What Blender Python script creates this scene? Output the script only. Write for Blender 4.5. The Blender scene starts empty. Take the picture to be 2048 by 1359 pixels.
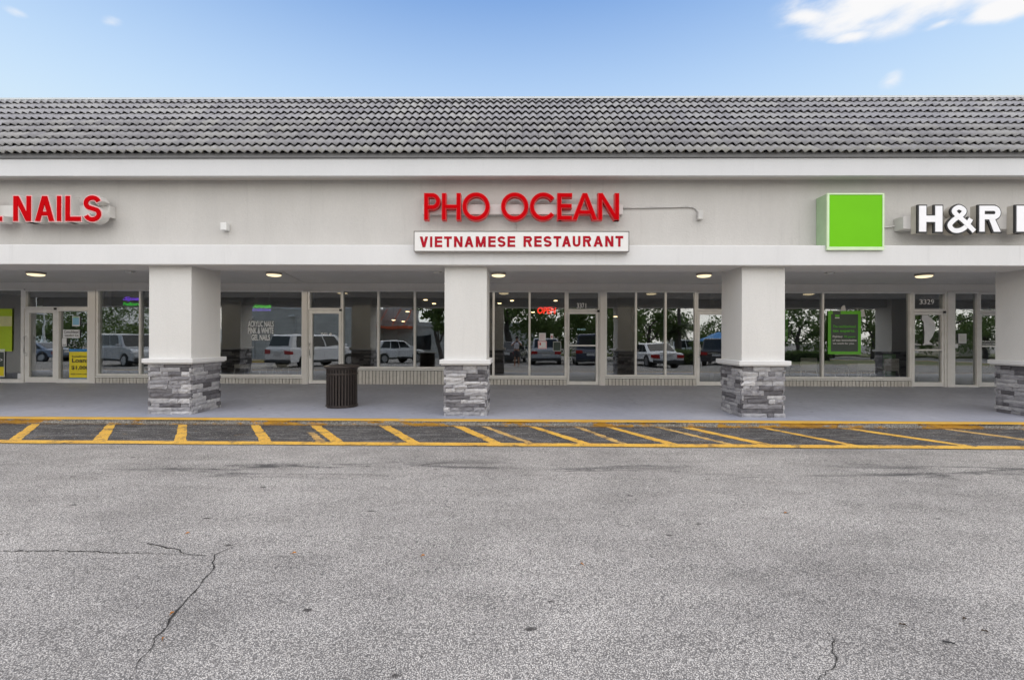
import bpy, math, random
from mathutils import Vector, Matrix
random.seed(7)
R = math.radians
scene = bpy.context.scene
COL = scene.collection

# ---------------------------------------------------------------- camera, sky, sun, exposure
CAM_H = 1.453
YAW, ROLL, FPX = 0.0114, 0.0034, 910.0
_f = Vector((-math.sin(YAW), math.cos(YAW), 0))
_r0 = Vector((math.cos(YAW), math.sin(YAW), 0))
_u0 = Vector((0, 0, 1))
_r = (_r0 * math.cos(ROLL) + _u0 * math.sin(ROLL)).normalized()
_u = (_u0 * math.cos(ROLL) - _r0 * math.sin(ROLL)).normalized()
cd = bpy.data.cameras.new('camera')
cam = bpy.data.objects.new('camera', cd)
COL.objects.link(cam)
m = Matrix((_r, _u, -_f)).transposed().to_4x4()
m.translation = (0, 0, CAM_H)
cam.matrix_world = m
cd.sensor_width = 36.0
cd.lens = FPX / 2048 * 36
cd.shift_y = -4.5 / 2048
cd.clip_start, cd.clip_end = 0.05, 900
scene.camera = cam
CAMP = Vector((0, 0, CAM_H))

def ray(px, py):
    return _f + _r * ((px - 1024) / FPX) - _u * ((py - 675) / FPX)
def at(px, py, Y):
    """point on the vertical plane y = Y that the photograph shows at this pixel"""
    d = ray(px, py)
    return CAMP + d * (Y / d.y)
SLOPE, KERB_Y, SW = 0.02, 7.42, 0.10
def gz(y):
    if y >= KERB_Y: return 0.0
    return -SLOPE * (KERB_Y - max(y, -26.0))
def on_ground(px, py):
    d = ray(px, py)
    t = (-SLOPE * KERB_Y - CAM_H) / (d.z - SLOPE * d.y)
    return CAMP + d * t
def on_walk(px, py):
    d = ray(px, py)
    return CAMP + d * ((SW - CAM_H) / d.z)

SUN_AZ, SUN_EL = R(164), R(60)            # measured from +Y towards +X: behind the camera, to its right
world = bpy.data.worlds.new('World')
scene.world = world
world.use_nodes = True
wt = world.node_tree
wt.nodes.clear()
def wn(t, **k):
    n = wt.nodes.new(t)
    for a, b in k.items(): setattr(n, a, b)
    return n
sky = wn('ShaderNodeTexSky', sky_type='NISHITA', sun_disc=False, sun_elevation=SUN_EL, sun_rotation=SUN_AZ,
         altitude=0, air_density=1.0, dust_density=0.35, ozone_density=2.2)
tc = wn('ShaderNodeTexCoord')
def cloud_blob(px, py, w, h, tilt=0.0):
    """soft elliptical patch round one sky direction"""
    d = ray(px, py).normalized()
    sub = wn('ShaderNodeVectorMath', operation='SUBTRACT'); sub.inputs[1].default_value = d
    wt.links.new(tc.outputs['Generated'], sub.inputs[0])
    mp = wn('ShaderNodeMapping'); mp.vector_type = 'TEXTURE'
    wt.links.new(sub.outputs[0], mp.inputs['Vector'])
    az = math.atan2(d.x, d.y)
    mp.inputs['Rotation'].default_value = (0, tilt, -az)
    k = d.y / 910.0 * 0.95
    mp.inputs['Scale'].default_value = (w * k, 1.0, h * k)
    ln = wn('ShaderNodeVectorMath', operation='LENGTH')
    wt.links.new(mp.outputs[0], ln.inputs[0])
    mr = wn('ShaderNodeMapRange', interpolation_type='SMOOTHSTEP')
    mr.inputs[1].default_value, mr.inputs[2].default_value = 1.3, 0.0
    mr.inputs[3].default_value, mr.inputs[4].default_value = 0.0, 1.0
    wt.links.new(ln.outputs['Value'], mr.inputs[0])
    return mr.outputs[0]
def wmath(op, a, b):
    n = wn('ShaderNodeMath', operation=op)
    for i, v in enumerate((a, b)):
        if isinstance(v, (int, float)): n.inputs[i].default_value = v
        else: wt.links.new(v, n.inputs[i])
    return n.outputs[0]
blobs = None
for b in ((1730, 15, 175, 62, R(9)), (1900, -18, 260, 60, R(6)), (1700, 75, 55, 15, R(4)), (1880, 48, 40, 10, R(2)), (1785, 165, 28, 26, 0), (1630, 35, 70, 26, R(14)),
          (2010, 18, 75, 28, R(10)), (225, 42, 24, 14, R(-20)), (30, 24, 26, 11, 0)):
    g = cloud_blob(*b)
    if b[0] in (1785, 1880): g = wmath('MULTIPLY', g, 0.62)
    if b[0] in (225, 30): g = wmath('MULTIPLY', g, 0.45)
    blobs = g if blobs is None else wmath('MAXIMUM', blobs, g)
wmap = wn('ShaderNodeMapping'); wmap.inputs['Scale'].default_value = (5.0, 5.0, 13.0)
wt.links.new(tc.outputs['Generated'], wmap.inputs['Vector'])
wno = wn('ShaderNodeTexNoise'); wno.inputs['Scale'].default_value = 2.2; wno.inputs['Detail'].default_value = 7; wno.inputs['Roughness'].default_value = 0.55
wt.links.new(wmap.outputs[0], wno.inputs['Vector'])
edge = wmath('MULTIPLY', wmath('SUBTRACT', wno.outputs[0], 0.5), 1.9)
cl = wn('ShaderNodeMapRange', interpolation_type='SMOOTHSTEP')
cl.inputs[1].default_value, cl.inputs[2].default_value = 0.10, 0.92
wt.links.new(wmath('ADD', blobs, wmath('MULTIPLY', edge, wmath('MINIMUM', wmath('MULTIPLY', blobs, 3.0), 1.0))), cl.inputs[0])
# broken cloud over the rest of the sky, thickest away from the facade's side
big = wn('ShaderNodeTexNoise'); big.inputs['Scale'].default_value = 1.6; big.inputs['Detail'].default_value = 6
bm = wn('ShaderNodeMapping'); bm.inputs['Scale'].default_value = (1.2, 1.2, 2.6); bm.inputs['Location'].default_value = (3.1, 0.4, 1.7)
wt.links.new(tc.outputs['Generated'], bm.inputs['Vector']); wt.links.new(bm.outputs[0], big.inputs['Vector'])
sx = wn('ShaderNodeSeparateXYZ'); wt.links.new(tc.outputs['Generated'], sx.inputs[0])
side = wn('ShaderNodeMapRange', interpolation_type='SMOOTHSTEP')
side.inputs[1].default_value, side.inputs[2].default_value, side.inputs[3].default_value, side.inputs[4].default_value = 0.25, -0.35, 0.0, 1.0
wt.links.new(sx.outputs['Y'], side.inputs[0])
bcl = wn('ShaderNodeMapRange', interpolation_type='SMOOTHSTEP')
bcl.inputs[1].default_value, bcl.inputs[2].default_value, bcl.inputs[4].default_value = 0.36, 0.60, 0.9
wt.links.new(big.outputs[0], bcl.inputs[0])
cover = wmath('MAXIMUM', cl.outputs[0], wmath('MULTIPLY', bcl.outputs[0], side.outputs[0]))
hs = wn('ShaderNodeHueSaturation'); hs.inputs['Saturation'].default_value = 1.12; hs.inputs['Value'].default_value = 0.92
wt.links.new(sky.outputs[0], hs.inputs['Color'])
mixc = wn('ShaderNodeMix', data_type='RGBA')
hz = wn('ShaderNodeMapRange')       # the sky pales towards the horizon
hz.inputs[1].default_value, hz.inputs[2].default_value, hz.inputs[3].default_value, hz.inputs[4].default_value = 0.63, 0.34, 0.0, 0.95
wt.links.new(sx.outputs['Z'], hz.inputs[0])
hzm = wn('ShaderNodeMix', data_type='RGBA'); hzm.inputs[7].default_value = (2.25, 2.82, 3.3, 1)
wt.links.new(hz.outputs[0], hzm.inputs[0]); wt.links.new(hs.outputs[0], hzm.inputs[6])
wt.links.new(cover, mixc.inputs[0]); wt.links.new(hzm.outputs[2], mixc.inputs[6])
mixc.inputs[7].default_value = (3.3, 3.3, 3.33, 1)
bg = wn('ShaderNodeBackground'); bg.inputs['Strength'].default_value = 0.12
wt.links.new(mixc.outputs[2], bg.inputs['Color'])
wo = wn('ShaderNodeOutputWorld'); wt.links.new(bg.outputs[0], wo.inputs['Surface'])

sd = bpy.data.lights.new('sun', 'SUN'); sd.energy = 1.5; sd.angle = R(140); sd.color = (1.0, 0.90, 0.77)
sun = bpy.data.objects.new('sun', sd); COL.objects.link(sun)
sv = Vector((math.sin(SUN_AZ) * math.cos(SUN_EL), math.cos(SUN_AZ) * math.cos(SUN_EL), math.sin(SUN_EL)))
sun.rotation_euler = sv.to_track_quat('Z', 'Y').to_euler(); sun.location = (6, -6, 30)

vs = scene.view_settings
vs.view_transform = 'Standard'; vs.look = 'None'; vs.exposure = 1.27; vs.gamma = 1.0; vs.use_curve_mapping = False
scene.render.engine = 'CYCLES'
scene.cycles.use_denoising = True
scene.cycles.max_bounces = 8
scene.cycles.transparent_max_bounces = 12
scene.cycles.sample_clamp_indirect = 6

# ---------------------------------------------------------------- material helpers
class NT:
    def __init__(s, name):
        s.m = bpy.data.materials.new(name); s.m.use_nodes = True
        s.t = s.m.node_tree; s.t.nodes.clear()
        s.out = s.t.nodes.new('ShaderNodeOutputMaterial')
        s._tc = None
    def n(s, typ, ins=None, **k):
        n = s.t.nodes.new('ShaderNode' + typ)
        for a, b in k.items(): setattr(n, a, b)
        for a, b in (ins or {}).items(): s.set(n, a, b)
        return n
    def set(s, n, a, b):
        i = n.inputs[a]
        if isinstance(b, bpy.types.NodeSocket): s.t.links.new(b, i)
        else:
            if isinstance(b, tuple) and len(b) == 3 and i.type == 'RGBA': b = b + (1,)
            i.default_value = b
    def pos(s):
        if s._tc is None: s._tc = s.n('NewGeometry')
        return s._tc.outputs['Position']
    def noise(s, scale, detail=4, rough=0.55, vec=None, stretch=None, dist=0):
        v = vec or s.pos()
        if stretch: v = s.n('Mapping', {'Vector': v, 'Scale': stretch}).outputs[0]
        return s.n('TexNoise', {'Vector': v, 'Scale': scale, 'Detail': detail, 'Roughness': rough, 'Distortion': dist}).outputs[0]
    def rng(s, v, a, b, c=0.0, d=1.0, smooth=False):
        return s.n('MapRange', {0: v, 1: a, 2: b, 3: c, 4: d}, interpolation_type='SMOOTHSTEP' if smooth else 'LINEAR').outputs[0]
    def math(s, op, a, b=0.0):
        return s.n('Math', {0: a, 1: b}, operation=op).outputs[0]
    def mix(s, f, a, b, blend='MIX'):
        return s.n('Mix', {0: f, 6: a, 7: b}, data_type='RGBA', blend_type=blend).outputs[2]
    def ramp(s, f, stops):
        n = s.n('ValToRGB', {0: f}); cr = n.color_ramp
        while len(cr.elements) < len(stops): cr.elements.new(0.5)
        for e, (p, c) in zip(cr.elements, stops): e.position = p; e.color = tuple(c) + (1,)
        return n.outputs[0]
    def bump(s, h, strength=0.3, dist=0.01):
        return s.n('Bump', {'Height': h, 'Strength': strength, 'Distance': dist}).outputs[0]
    def bsdf(s, col, rough=0.6, metal=0.0, normal=None, **k):
        d = {'Base Color': col, 'Roughness': rough, 'Metallic': metal}
        if normal is not None: d['Normal'] = normal
        d.update(k)
        b = s.n('BsdfPrincipled', d)
        s.t.links.new(b.outputs[0], s.out.inputs['Surface'])
        return s.m
MATS = {}
def simple(name, col, rough=0.5, metal=0.0, var=0.08, scale=6.0, bump=0.0, bscale=120.0, **k):
    """plain coloured surface with slight wear in its tone"""
    if name in MATS: return MATS[name]
    t = NT(name)
    f = t.noise(scale, 5, 0.6)
    c = t.mix(t.rng(f, 0.25, 0.75), tuple(x * (1 - var) for x in col), tuple(min(1, x * (1 + var)) for x in col))
    nrm = t.bump(t.noise(bscale, 2), bump, 0.004) if bump else None
    MATS[name] = t.bsdf(c, rough, metal, nrm, **k)
    return MATS[name]
def emit(name, col, s):
    if name in MATS: return MATS[name]
    t = NT(name); e = t.n('Emission', {'Color': tuple(col) + (1,), 'Strength': s})
    t.t.links.new(e.outputs[0], t.out.inputs['Surface']); MATS[name] = t.m
    return t.m

# ---- asphalt
def asphalt(name, dark):
    t = NT(name)
    p = t.pos()
    v = t.n('TexVoronoi', {'Vector': p, 'Scale': 138.0, 'Randomness': 1.0}, feature='F1')
    d, c = v.outputs['Distance'], v.outputs['Color']
    sep = t.n('SeparateColor', {0: c})
    stone = t.ramp(sep.outputs[0], [(0.0, (0.29, 0.275, 0.26)), (0.3, (0.48, 0.458, 0.43)), (0.7, (0.60, 0.57, 0.527)), (1.0, (0.78, 0.742, 0.685))]) if not dark else \
        t.ramp(sep.outputs[0], [(0.0, (0.05, 0.048, 0.048)), (0.5, (0.085, 0.082, 0.08)), (0.8, (0.16, 0.155, 0.15)), (1.0, (0.36, 0.345, 0.33))])
    binder = (0.165, 0.158, 0.15) if not dark else (0.04, 0.039, 0.04)
    gap = t.rng(d, 0.30, 0.62, 0, 1, True)
    col = t.mix(gap, stone, binder)
    # individual coarse pebbles
    v2 = t.n('TexVoronoi', {'Vector': p, 'Scale': 41.0}, feature='F1')
    s2 = t.n('SeparateColor', {0: v2.outputs['Color']})
    pk = t.math('MULTIPLY', t.rng(s2.outputs[1], 0.80, 0.84), t.rng(v2.outputs['Distance'], 0.42, 0.30))
    col = t.mix(t.math('MULTIPLY', pk, 0.75), col, t.ramp(s2.outputs[0], [(0, (0.05, 0.05, 0.05)), (0.5, (0.28, 0.26, 0.24)), (1, (0.55, 0.53, 0.5))]))
    # wide tone drift, tyre lanes, oil smears
    big = t.noise(0.55, 5, 0.6)
    col = t.mix(1.0, col, t.ramp(t.rng(big, 0.3, 0.7), [(0, (0.76, 0.75, 0.745)), (0.5, (0.98, 0.972, 0.96)), (1, (1.12, 1.11, 1.095))]), 'MULTIPLY')
    med = t.noise(3.2, 6, 0.65, stretch=(0.45, 1.0, 1.0))
    col = t.mix(1.0, col, t.ramp(t.rng(med, 0.3, 0.72), [(0, (0.8, 0.8, 0.8)), (0.6, (1.0, 1.0, 1.0)), (1, (1.06, 1.06, 1.06))]), 'MULTIPLY')
    if not dark:
        sy = t.n('SeparateXYZ', {0: p}).outputs[1]
        lane = t.math('MULTIPLY', t.rng(sy, 4.75, 5.05, 0, 1, True), t.rng(sy, 5.65, 5.2, 0, 1, True))
        st = t.noise(1.6, 7, 0.72, stretch=(0.32, 2.4, 1.0), dist=0.6)
        smear = t.math('MULTIPLY', lane, t.rng(st, 0.50, 0.64, 0, 0.85, True))
        col = t.mix(smear, col, (0.035, 0.034, 0.036))
        st2 = t.noise(0.9, 8, 0.75, stretch=(0.5, 3.2, 1.0), dist=0.8)
        col = t.mix(t.rng(st2, 0.66, 0.76, 0, 0.45, True), col, (0.06, 0.058, 0.056))
        spot = t.n('TexVoronoi', {'Vector': t.n('Mapping', {'Vector': p, 'Scale': (1.0, 2.2, 1.0)}).outputs[0], 'Scale': 1.7}, feature='F1')
        ss = t.n('SeparateColor', {0: spot.outputs['Color']})
        sp = t.math('MULTIPLY', t.rng(ss.outputs[2], 0.72, 0.74), t.rng(t.math('ADD', spot.outputs['Distance'], t.math('MULTIPLY', t.noise(30, 3), 0.10)), 0.125, 0.085, 0, 0.85, True))
        col = t.mix(sp, col, (0.04, 0.036, 0.034))
    else:
        st = t.noise(5.0, 8, 0.75, stretch=(0.35, 1.6, 1.0), dist=0.5)
        col = t.mix(t.rng(st, 0.44, 0.66, 0, 0.85, True), col, t.mix(gap, (0.34, 0.325, 0.31), (0.07, 0.07, 0.07)))
        sc = t.noise(3.0, 9, 0.8, stretch=(1.0, 1.6, 1.0), dist=1.2)
        col = t.mix(t.rng(sc, 0.605, 0.66, 0, 0.55, True), col, (0.42, 0.24, 0.05))
    h = t.math('ADD', t.math('MULTIPLY', t.math('SUBTRACT', 1.0, d), 0.8), t.math('MULTIPLY', t.noise(300, 2), 0.35))
    m = t.bsdf(col, 0.93, 0, t.bump(h, 0.7, 0.006), **{'Specular IOR Level': 0.25})
    return m
M_ASPHALT = asphalt('asphalt', False)
M_SEAL = asphalt('sealed_asphalt', True)

def stucco(name, col, strength=0.5, scale=55.0, grime=0.12):
    t = NT(name)
    n1 = t.noise(scale, 5, 0.6); n2 = t.noise(1.1, 7, 0.68, stretch=(1.6, 1.6, 0.45))
    c = t.mix(t.rng(n2, 0.35, 0.75), col, tuple(x * (1 - grime) for x in col))
    c = t.mix(t.rng(n1, 0.35, 0.7, 0, 0.5), c, tuple(x * 0.88 for x in col))
    dr = t.noise(2.6, 6, 0.7, stretch=(4.0, 4.0, 0.22))
    c = t.mix(t.rng(dr, 0.56, 0.74, 0, min(0.6, grime * 3.2), True), c, tuple(x * 0.72 for x in col))
    return t.bsdf(c, 0.88, 0, t.bump(n1, strength, 0.006), **{'Specular IOR Level': 0.2})
M_WALL = stucco('sign_wall_stucco', (0.56, 0.543, 0.515), 0.9, 34.0)
M_COLSHAFT = stucco('column_stucco', (0.70, 0.69, 0.665), 0.45, 50.0, 0.09)
M_TRIM = stucco('white_trim_paint', (0.72, 0.718, 0.712), 0.18, 70.0, 0.09)
M_FASCIA = stucco('fascia_paint_shaded', (0.66, 0.665, 0.67), 0.18, 70.0, 0.05)  # trim paint again, weaker bounce light on the fascia put into its colour
M_SOFFIT = stucco('soffit_paint', (0.60, 0.57, 0.54), 0.2, 60.0, 0.08)
M_CEIL = stucco('ceiling_paint', (0.80, 0.79, 0.765), 0.2, 30.0, 0.1)
M_HEADER = stucco('shopfront_stucco', (0.78, 0.76, 0.73), 0.3, 45.0, 0.08)
M_DRIP = simple('dark_drip_edge', (0.17, 0.17, 0.173), 0.6, 0, 0.2, 4.0)
M_COPING = simple('pale_coping_metal', (0.50, 0.53, 0.54), 0.45, 0.2, 0.1, 2.0)
M_BLACKGAP = simple('roof_underlay', (0.015, 0.015, 0.017), 0.95)

def walk_mat():
    t = NT('painted_walk')
    n = t.noise(0.8, 6, 0.6); n2 = t.noise(7, 6, 0.7)
    c = t.mix(t.rng(n, 0.3, 0.7), (0.275, 0.288, 0.345), (0.335, 0.35, 0.41))
    c = t.mix(t.rng(n2, 0.55, 0.75, 0, 0.35), c, (0.17, 0.165, 0.165))
    v = t.n('TexVoronoi', {'Vector': t.pos(), 'Scale': 2.3}, feature='F1')
    sp = t.math('MULTIPLY', t.rng(t.n('SeparateColor', {0: v.outputs['Color']}).outputs[0], 0.55, 0.57), t.rng(v.outputs['Distance'], 0.085, 0.04, 0, 0.75))
    c = t.mix(sp, c, (0.06, 0.055, 0.05))
    return t.bsdf(c, t.rng(n2, 0.3, 0.7, 0.42, 0.62), 0, t.bump(t.noise(140, 3), 0.15, 0.003))
M_WALK = walk_mat()

def kerb_mat(top):
    t = NT('kerb_paint_top' if top else 'weathered_kerb_face')
    p = t.pos()
    if top:
        n = t.noise(6, 7, 0.7, stretch=(0.5, 2, 2))
        c = t.mix(t.rng(t.noise(2.0, 5), 0.35, 0.7), (0.62, 0.36, 0.035), (0.50, 0.275, 0.03))
        c = t.mix(t.rng(n, 0.60, 0.66), c, (0.33, 0.31, 0.27))
        return t.bsdf(c, 0.7)
    n = t.noise(0.9, 8, 0.72, stretch=(1, 1, 4))
    n2 = t.noise(5, 8, 0.75, stretch=(0.6, 1, 2.0))
    sep = t.n('SeparateXYZ', {0: p}).outputs[2]
    paint = t.mix(t.rng(n2, 0.35, 0.65), (0.52, 0.27, 0.022), (0.27, 0.125, 0.016))
    conc = t.ramp(t.noise(38, 6, 0.7), [(0.3, (0.05, 0.045, 0.04)), (0.5, (0.24, 0.225, 0.195)), (0.7, (0.48, 0.46, 0.42))])
    chip = t.rng(t.math('ADD', n, t.math('MULTIPLY', t.math('SUBTRACT', n2, 0.5), 0.45)), 0.475, 0.515)
    c = t.mix(chip, paint, conc)
    c = t.mix(t.rng(t.noise(9, 8, 0.8), 0.60, 0.66), c, (0.045, 0.035, 0.022))
    c = t.mix(t.math('MULTIPLY', t.rng(sep, 0.035, 0.0), t.rng(n2, 0.3, 0.5)), c, (0.07, 0.035, 0.012))
    return t.bsdf(c, 0.88, 0, t.bump(t.noise(45, 6, 0.7), 0.9, 0.012))
M_KTOP, M_KFACE = kerb_mat(True), kerb_mat(False)

def paint_line(name, faded):
    t = NT(name)
    p = t.pos()
    n = t.noise(4.0, 9, 0.75); n3 = t.noise(26, 6, 0.75)
    a, b = ((0.78, 0.46, 0.06), (0.68, 0.37, 0.05)) if not faded else ((0.68, 0.44, 0.13), (0.55, 0.33, 0.10))
    c = t.mix(t.rng(t.noise(2.2, 4), 0.35, 0.7), a, b)
    v = t.n('TexVoronoi', {'Vector': p, 'Scale': 88.0}, feature='F1')
    worn = t.rng(t.math('ADD', t.math('MULTIPLY', n, 0.7), t.math('MULTIPLY', n3, 0.3)), *((0.515, 0.60) if not faded else (0.47, 0.60)))
    c = t.mix(t.math('MULTIPLY', worn, t.rng(v.outputs['Distance'], 0.15, 0.5, 0.55, 1.0)), c, (0.085, 0.075, 0.06))
    c = t.mix(t.rng(v.outputs['Distance'], 0.45, 0.75, 0, 0.45), c, (0.16, 0.085, 0.02))
    return t.bsdf(c, 0.8, 0, t.bump(t.math('SUBTRACT', 1.0, v.outputs['Distance']), 0.35, 0.004))
M_YELLOW, M_FADED = paint_line('yellow_road_paint', False), paint_line('faded_yellow_paint', True)
M_CRACK = simple('crack_dirt', (0.022, 0.02, 0.018), 0.95, 0, 0.4, 40)

def tile_mat():
    t = NT('grey_concrete_tile')
    oi = t.n('ObjectInfo').outputs['Random']
    pi = t.n('NewGeometry').outputs['Random Per Island']
    r = t.math('FRACT', t.math('ADD', t.math('MULTIPLY', oi, 7.31), t.math('MULTIPLY', pi, 3.77)))
    base = t.ramp(r, [(0.0, (0.245, 0.242, 0.254)), (0.35, (0.275, 0.272, 0.283)), (0.7, (0.295, 0.292, 0.298)), (1.0, (0.335, 0.332, 0.325))])
    n = t.noise(3.0, 7, 0.7); n2 = t.noise(45, 5, 0.7, stretch=(1.6, 0.5, 0.5))
    c = t.mix(1.0, base, t.ramp(t.rng(n, 0.3, 0.7), [(0, (0.90, 0.895, 0.915)), (1, (1.07, 1.07, 1.05))]), 'MULTIPLY')
    c = t.mix(t.rng(n2, 0.54, 0.74, 0, 0.30), c, (0.13, 0.13, 0.135))
    z = t.n('SeparateXYZ', {0: t.pos()}).outputs[2]
    moss = t.math('MULTIPLY', t.rng(z, 4.78, 4.62), t.rng(t.noise(7, 6, 0.7), 0.42, 0.6, 0, 0.5))
    c = t.mix(moss, c, (0.24, 0.235, 0.18))
    return t.bsdf(c, 0.9, 0, t.bump(n2, 0.25, 0.004), **{'Specular IOR Level': 0.2})
M_TILE = tile_mat()

def stone_mat():
    t = NT('stacked_ledge_stone')
    oi = t.n('ObjectInfo').outputs['Random']
    pi = t.n('NewGeometry').outputs['Random Per Island']
    r = t.math('FRACT', t.math('ADD', t.math('MULTIPLY', oi, 5.17), t.math('MULTIPLY', pi, 3.3)))
    base = t.ramp(r, [(0.0, (0.10, 0.096, 0.103)), (0.2, (0.17, 0.166, 0.178)), (0.36, (0.28, 0.276, 0.292)), (0.65, (0.385, 0.382, 0.396)), (1.0, (0.53, 0.524, 0.53))])
    n = t.noise(9, 8, 0.72, dist=0.8); n2 = t.noise(40, 6, 0.7, stretch=(0.5, 0.5, 1.6))
    c = t.mix(1.0, base, t.ramp(t.rng(n, 0.28, 0.72), [(0, (0.62, 0.60, 0.63)), (0.5, (0.98, 0.98, 0.98)), (1, (1.2, 1.19, 1.17))]), 'MULTIPLY')
    c = t.mix(t.rng(n2, 0.6, 0.72, 0, 0.5), c, (0.10, 0.095, 0.10))
    return t.bsdf(c, 0.92, 0, t.bump(t.math('ADD', n, t.math('MULTIPLY', n2, 0.6)), 0.9, 0.02), **{'Specular IOR Level': 0.2})
M_STONE = stone_mat()
M_MORTAR = simple('stone_mortar', (0.09, 0.088, 0.09), 0.95)
def brick_mat():
    t = NT('painted_brick')
    r = t.n('ObjectInfo').outputs['Random']
    c = t.ramp(r, [(0, (0.56, 0.54, 0.50)), (1, (0.66, 0.64, 0.60))])
    c = t.mix(t.rng(t.noise(14, 6, 0.7), 0.5, 0.75, 0, 0.4), c, (0.27, 0.26, 0.235))
    return t.bsdf(c, 0.85, 0, t.bump(t.noise(70, 5), 0.4, 0.006))
M_BRICK = brick_mat()
M_JOINT = simple('brick_joint', (0.05, 0.047, 0.043), 0.95)
M_FRAME = simple('anodised_frame', (0.78, 0.77, 0.745), 0.45, 0.0, 0.07, 5)
M_FRAMEDARK = simple('dark_gasket', (0.03, 0.03, 0.03), 0.6)
M_CHROME = simple('brushed_handle', (0.62, 0.62, 0.60), 0.28, 0.9)

def glass_mat():
    t = NT('shop_glass')
    lw = t.n('LayerWeight', {'Blend': 0.5}).outputs['Facing']
    f = t.math('ADD', t.math('MULTIPLY', t.math('POWER', lw, 3.0), 0.35), 0.20)
    n = t.bump(t.noise(0.85, 2, 0.4, stretch=(1.0, 1.0, 1.6)), 0.10, 0.02)
    gl = t.n('BsdfGlossy', {'Color': (0.95, 0.97, 0.97, 1), 'Roughness': 0.0, 'Normal': n})
    tr = t.n('BsdfTransparent', {'Color': (0.80, 0.82, 0.82, 1)})
    mx = t.n('MixShader', {0: f}); t.t.links.new(tr.outputs[0], mx.inputs[1]); t.t.links.new(gl.outputs[0], mx.inputs[2])
    t.t.links.new(mx.outputs[0], t.out.inputs['Surface'])
    return t.m
M_GLASS = glass_mat()
M_RED = simple('sign_red', (0.50, 0.001, 0.004), 0.55, 0, 0.06, 3, **{'Specular IOR Level': 0.02})
M_REDTRIM = simple('sign_red_return', (0.62, 0.035, 0.035), 0.45)
M_PINKTRIM = simple('pink_trim_cap', (0.78, 0.42, 0.42), 0.45)
M_CRIMSON = simple('crimson_vinyl', (0.38, 0.002, 0.014), 0.55, 0, 0.18, 9, **{'Specular IOR Level': 0.15})
M_LETTERWHITE = simple('letter_return_white', (0.60, 0.585, 0.56), 0.5, 0, 0.06)
M_RACEWAY = simple('raceway_cream', (0.56, 0.545, 0.525), 0.55, 0, 0.06)
M_SIGNWHITE = simple('sign_panel_white', (0.75, 0.74, 0.715), 0.45, 0, 0.04, 2)
M_ACRYL = simple('white_acrylic', (0.83, 0.83, 0.85), 0.3, 0, 0.03)
M_BLACK = simple('black_trim', (0.012, 0.012, 0.013), 0.45)
M_TAN = simple('tan_return', (0.45, 0.42, 0.365), 0.55, 0, 0.1)
M_GREEN = simple('lime_acrylic', (0.155, 0.52, 0.008), 0.45, 0, 0.05, 1.2, **{'Specular IOR Level': 0.1})
M_GREENSIDE = simple('green_cabinet_side', (0.36, 0.50, 0.30), 0.5, 0, 0.08)
M_GREENFRAME = simple('pale_green_frame', (0.60, 0.74, 0.48), 0.4, 0, 0.06)
M_BRONZE = simple('dark_bronze_metal', (0.042, 0.033, 0.029), 0.36, 0.3, 0.2, 14)
M_WHITEPL = simple('white_plastic', (0.70, 0.70, 0.68), 0.5)
M_GREYMETAL = simple('grey_conduit', (0.50, 0.49, 0.47), 0.5, 0.1)
M_LAMP = emit('warm_lamp_lens', (1.0, 0.80, 0.50), 0.62)
M_LAMPIN = emit('interior_lamp', (1.0, 0.70, 0.35), 4.0)

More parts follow.
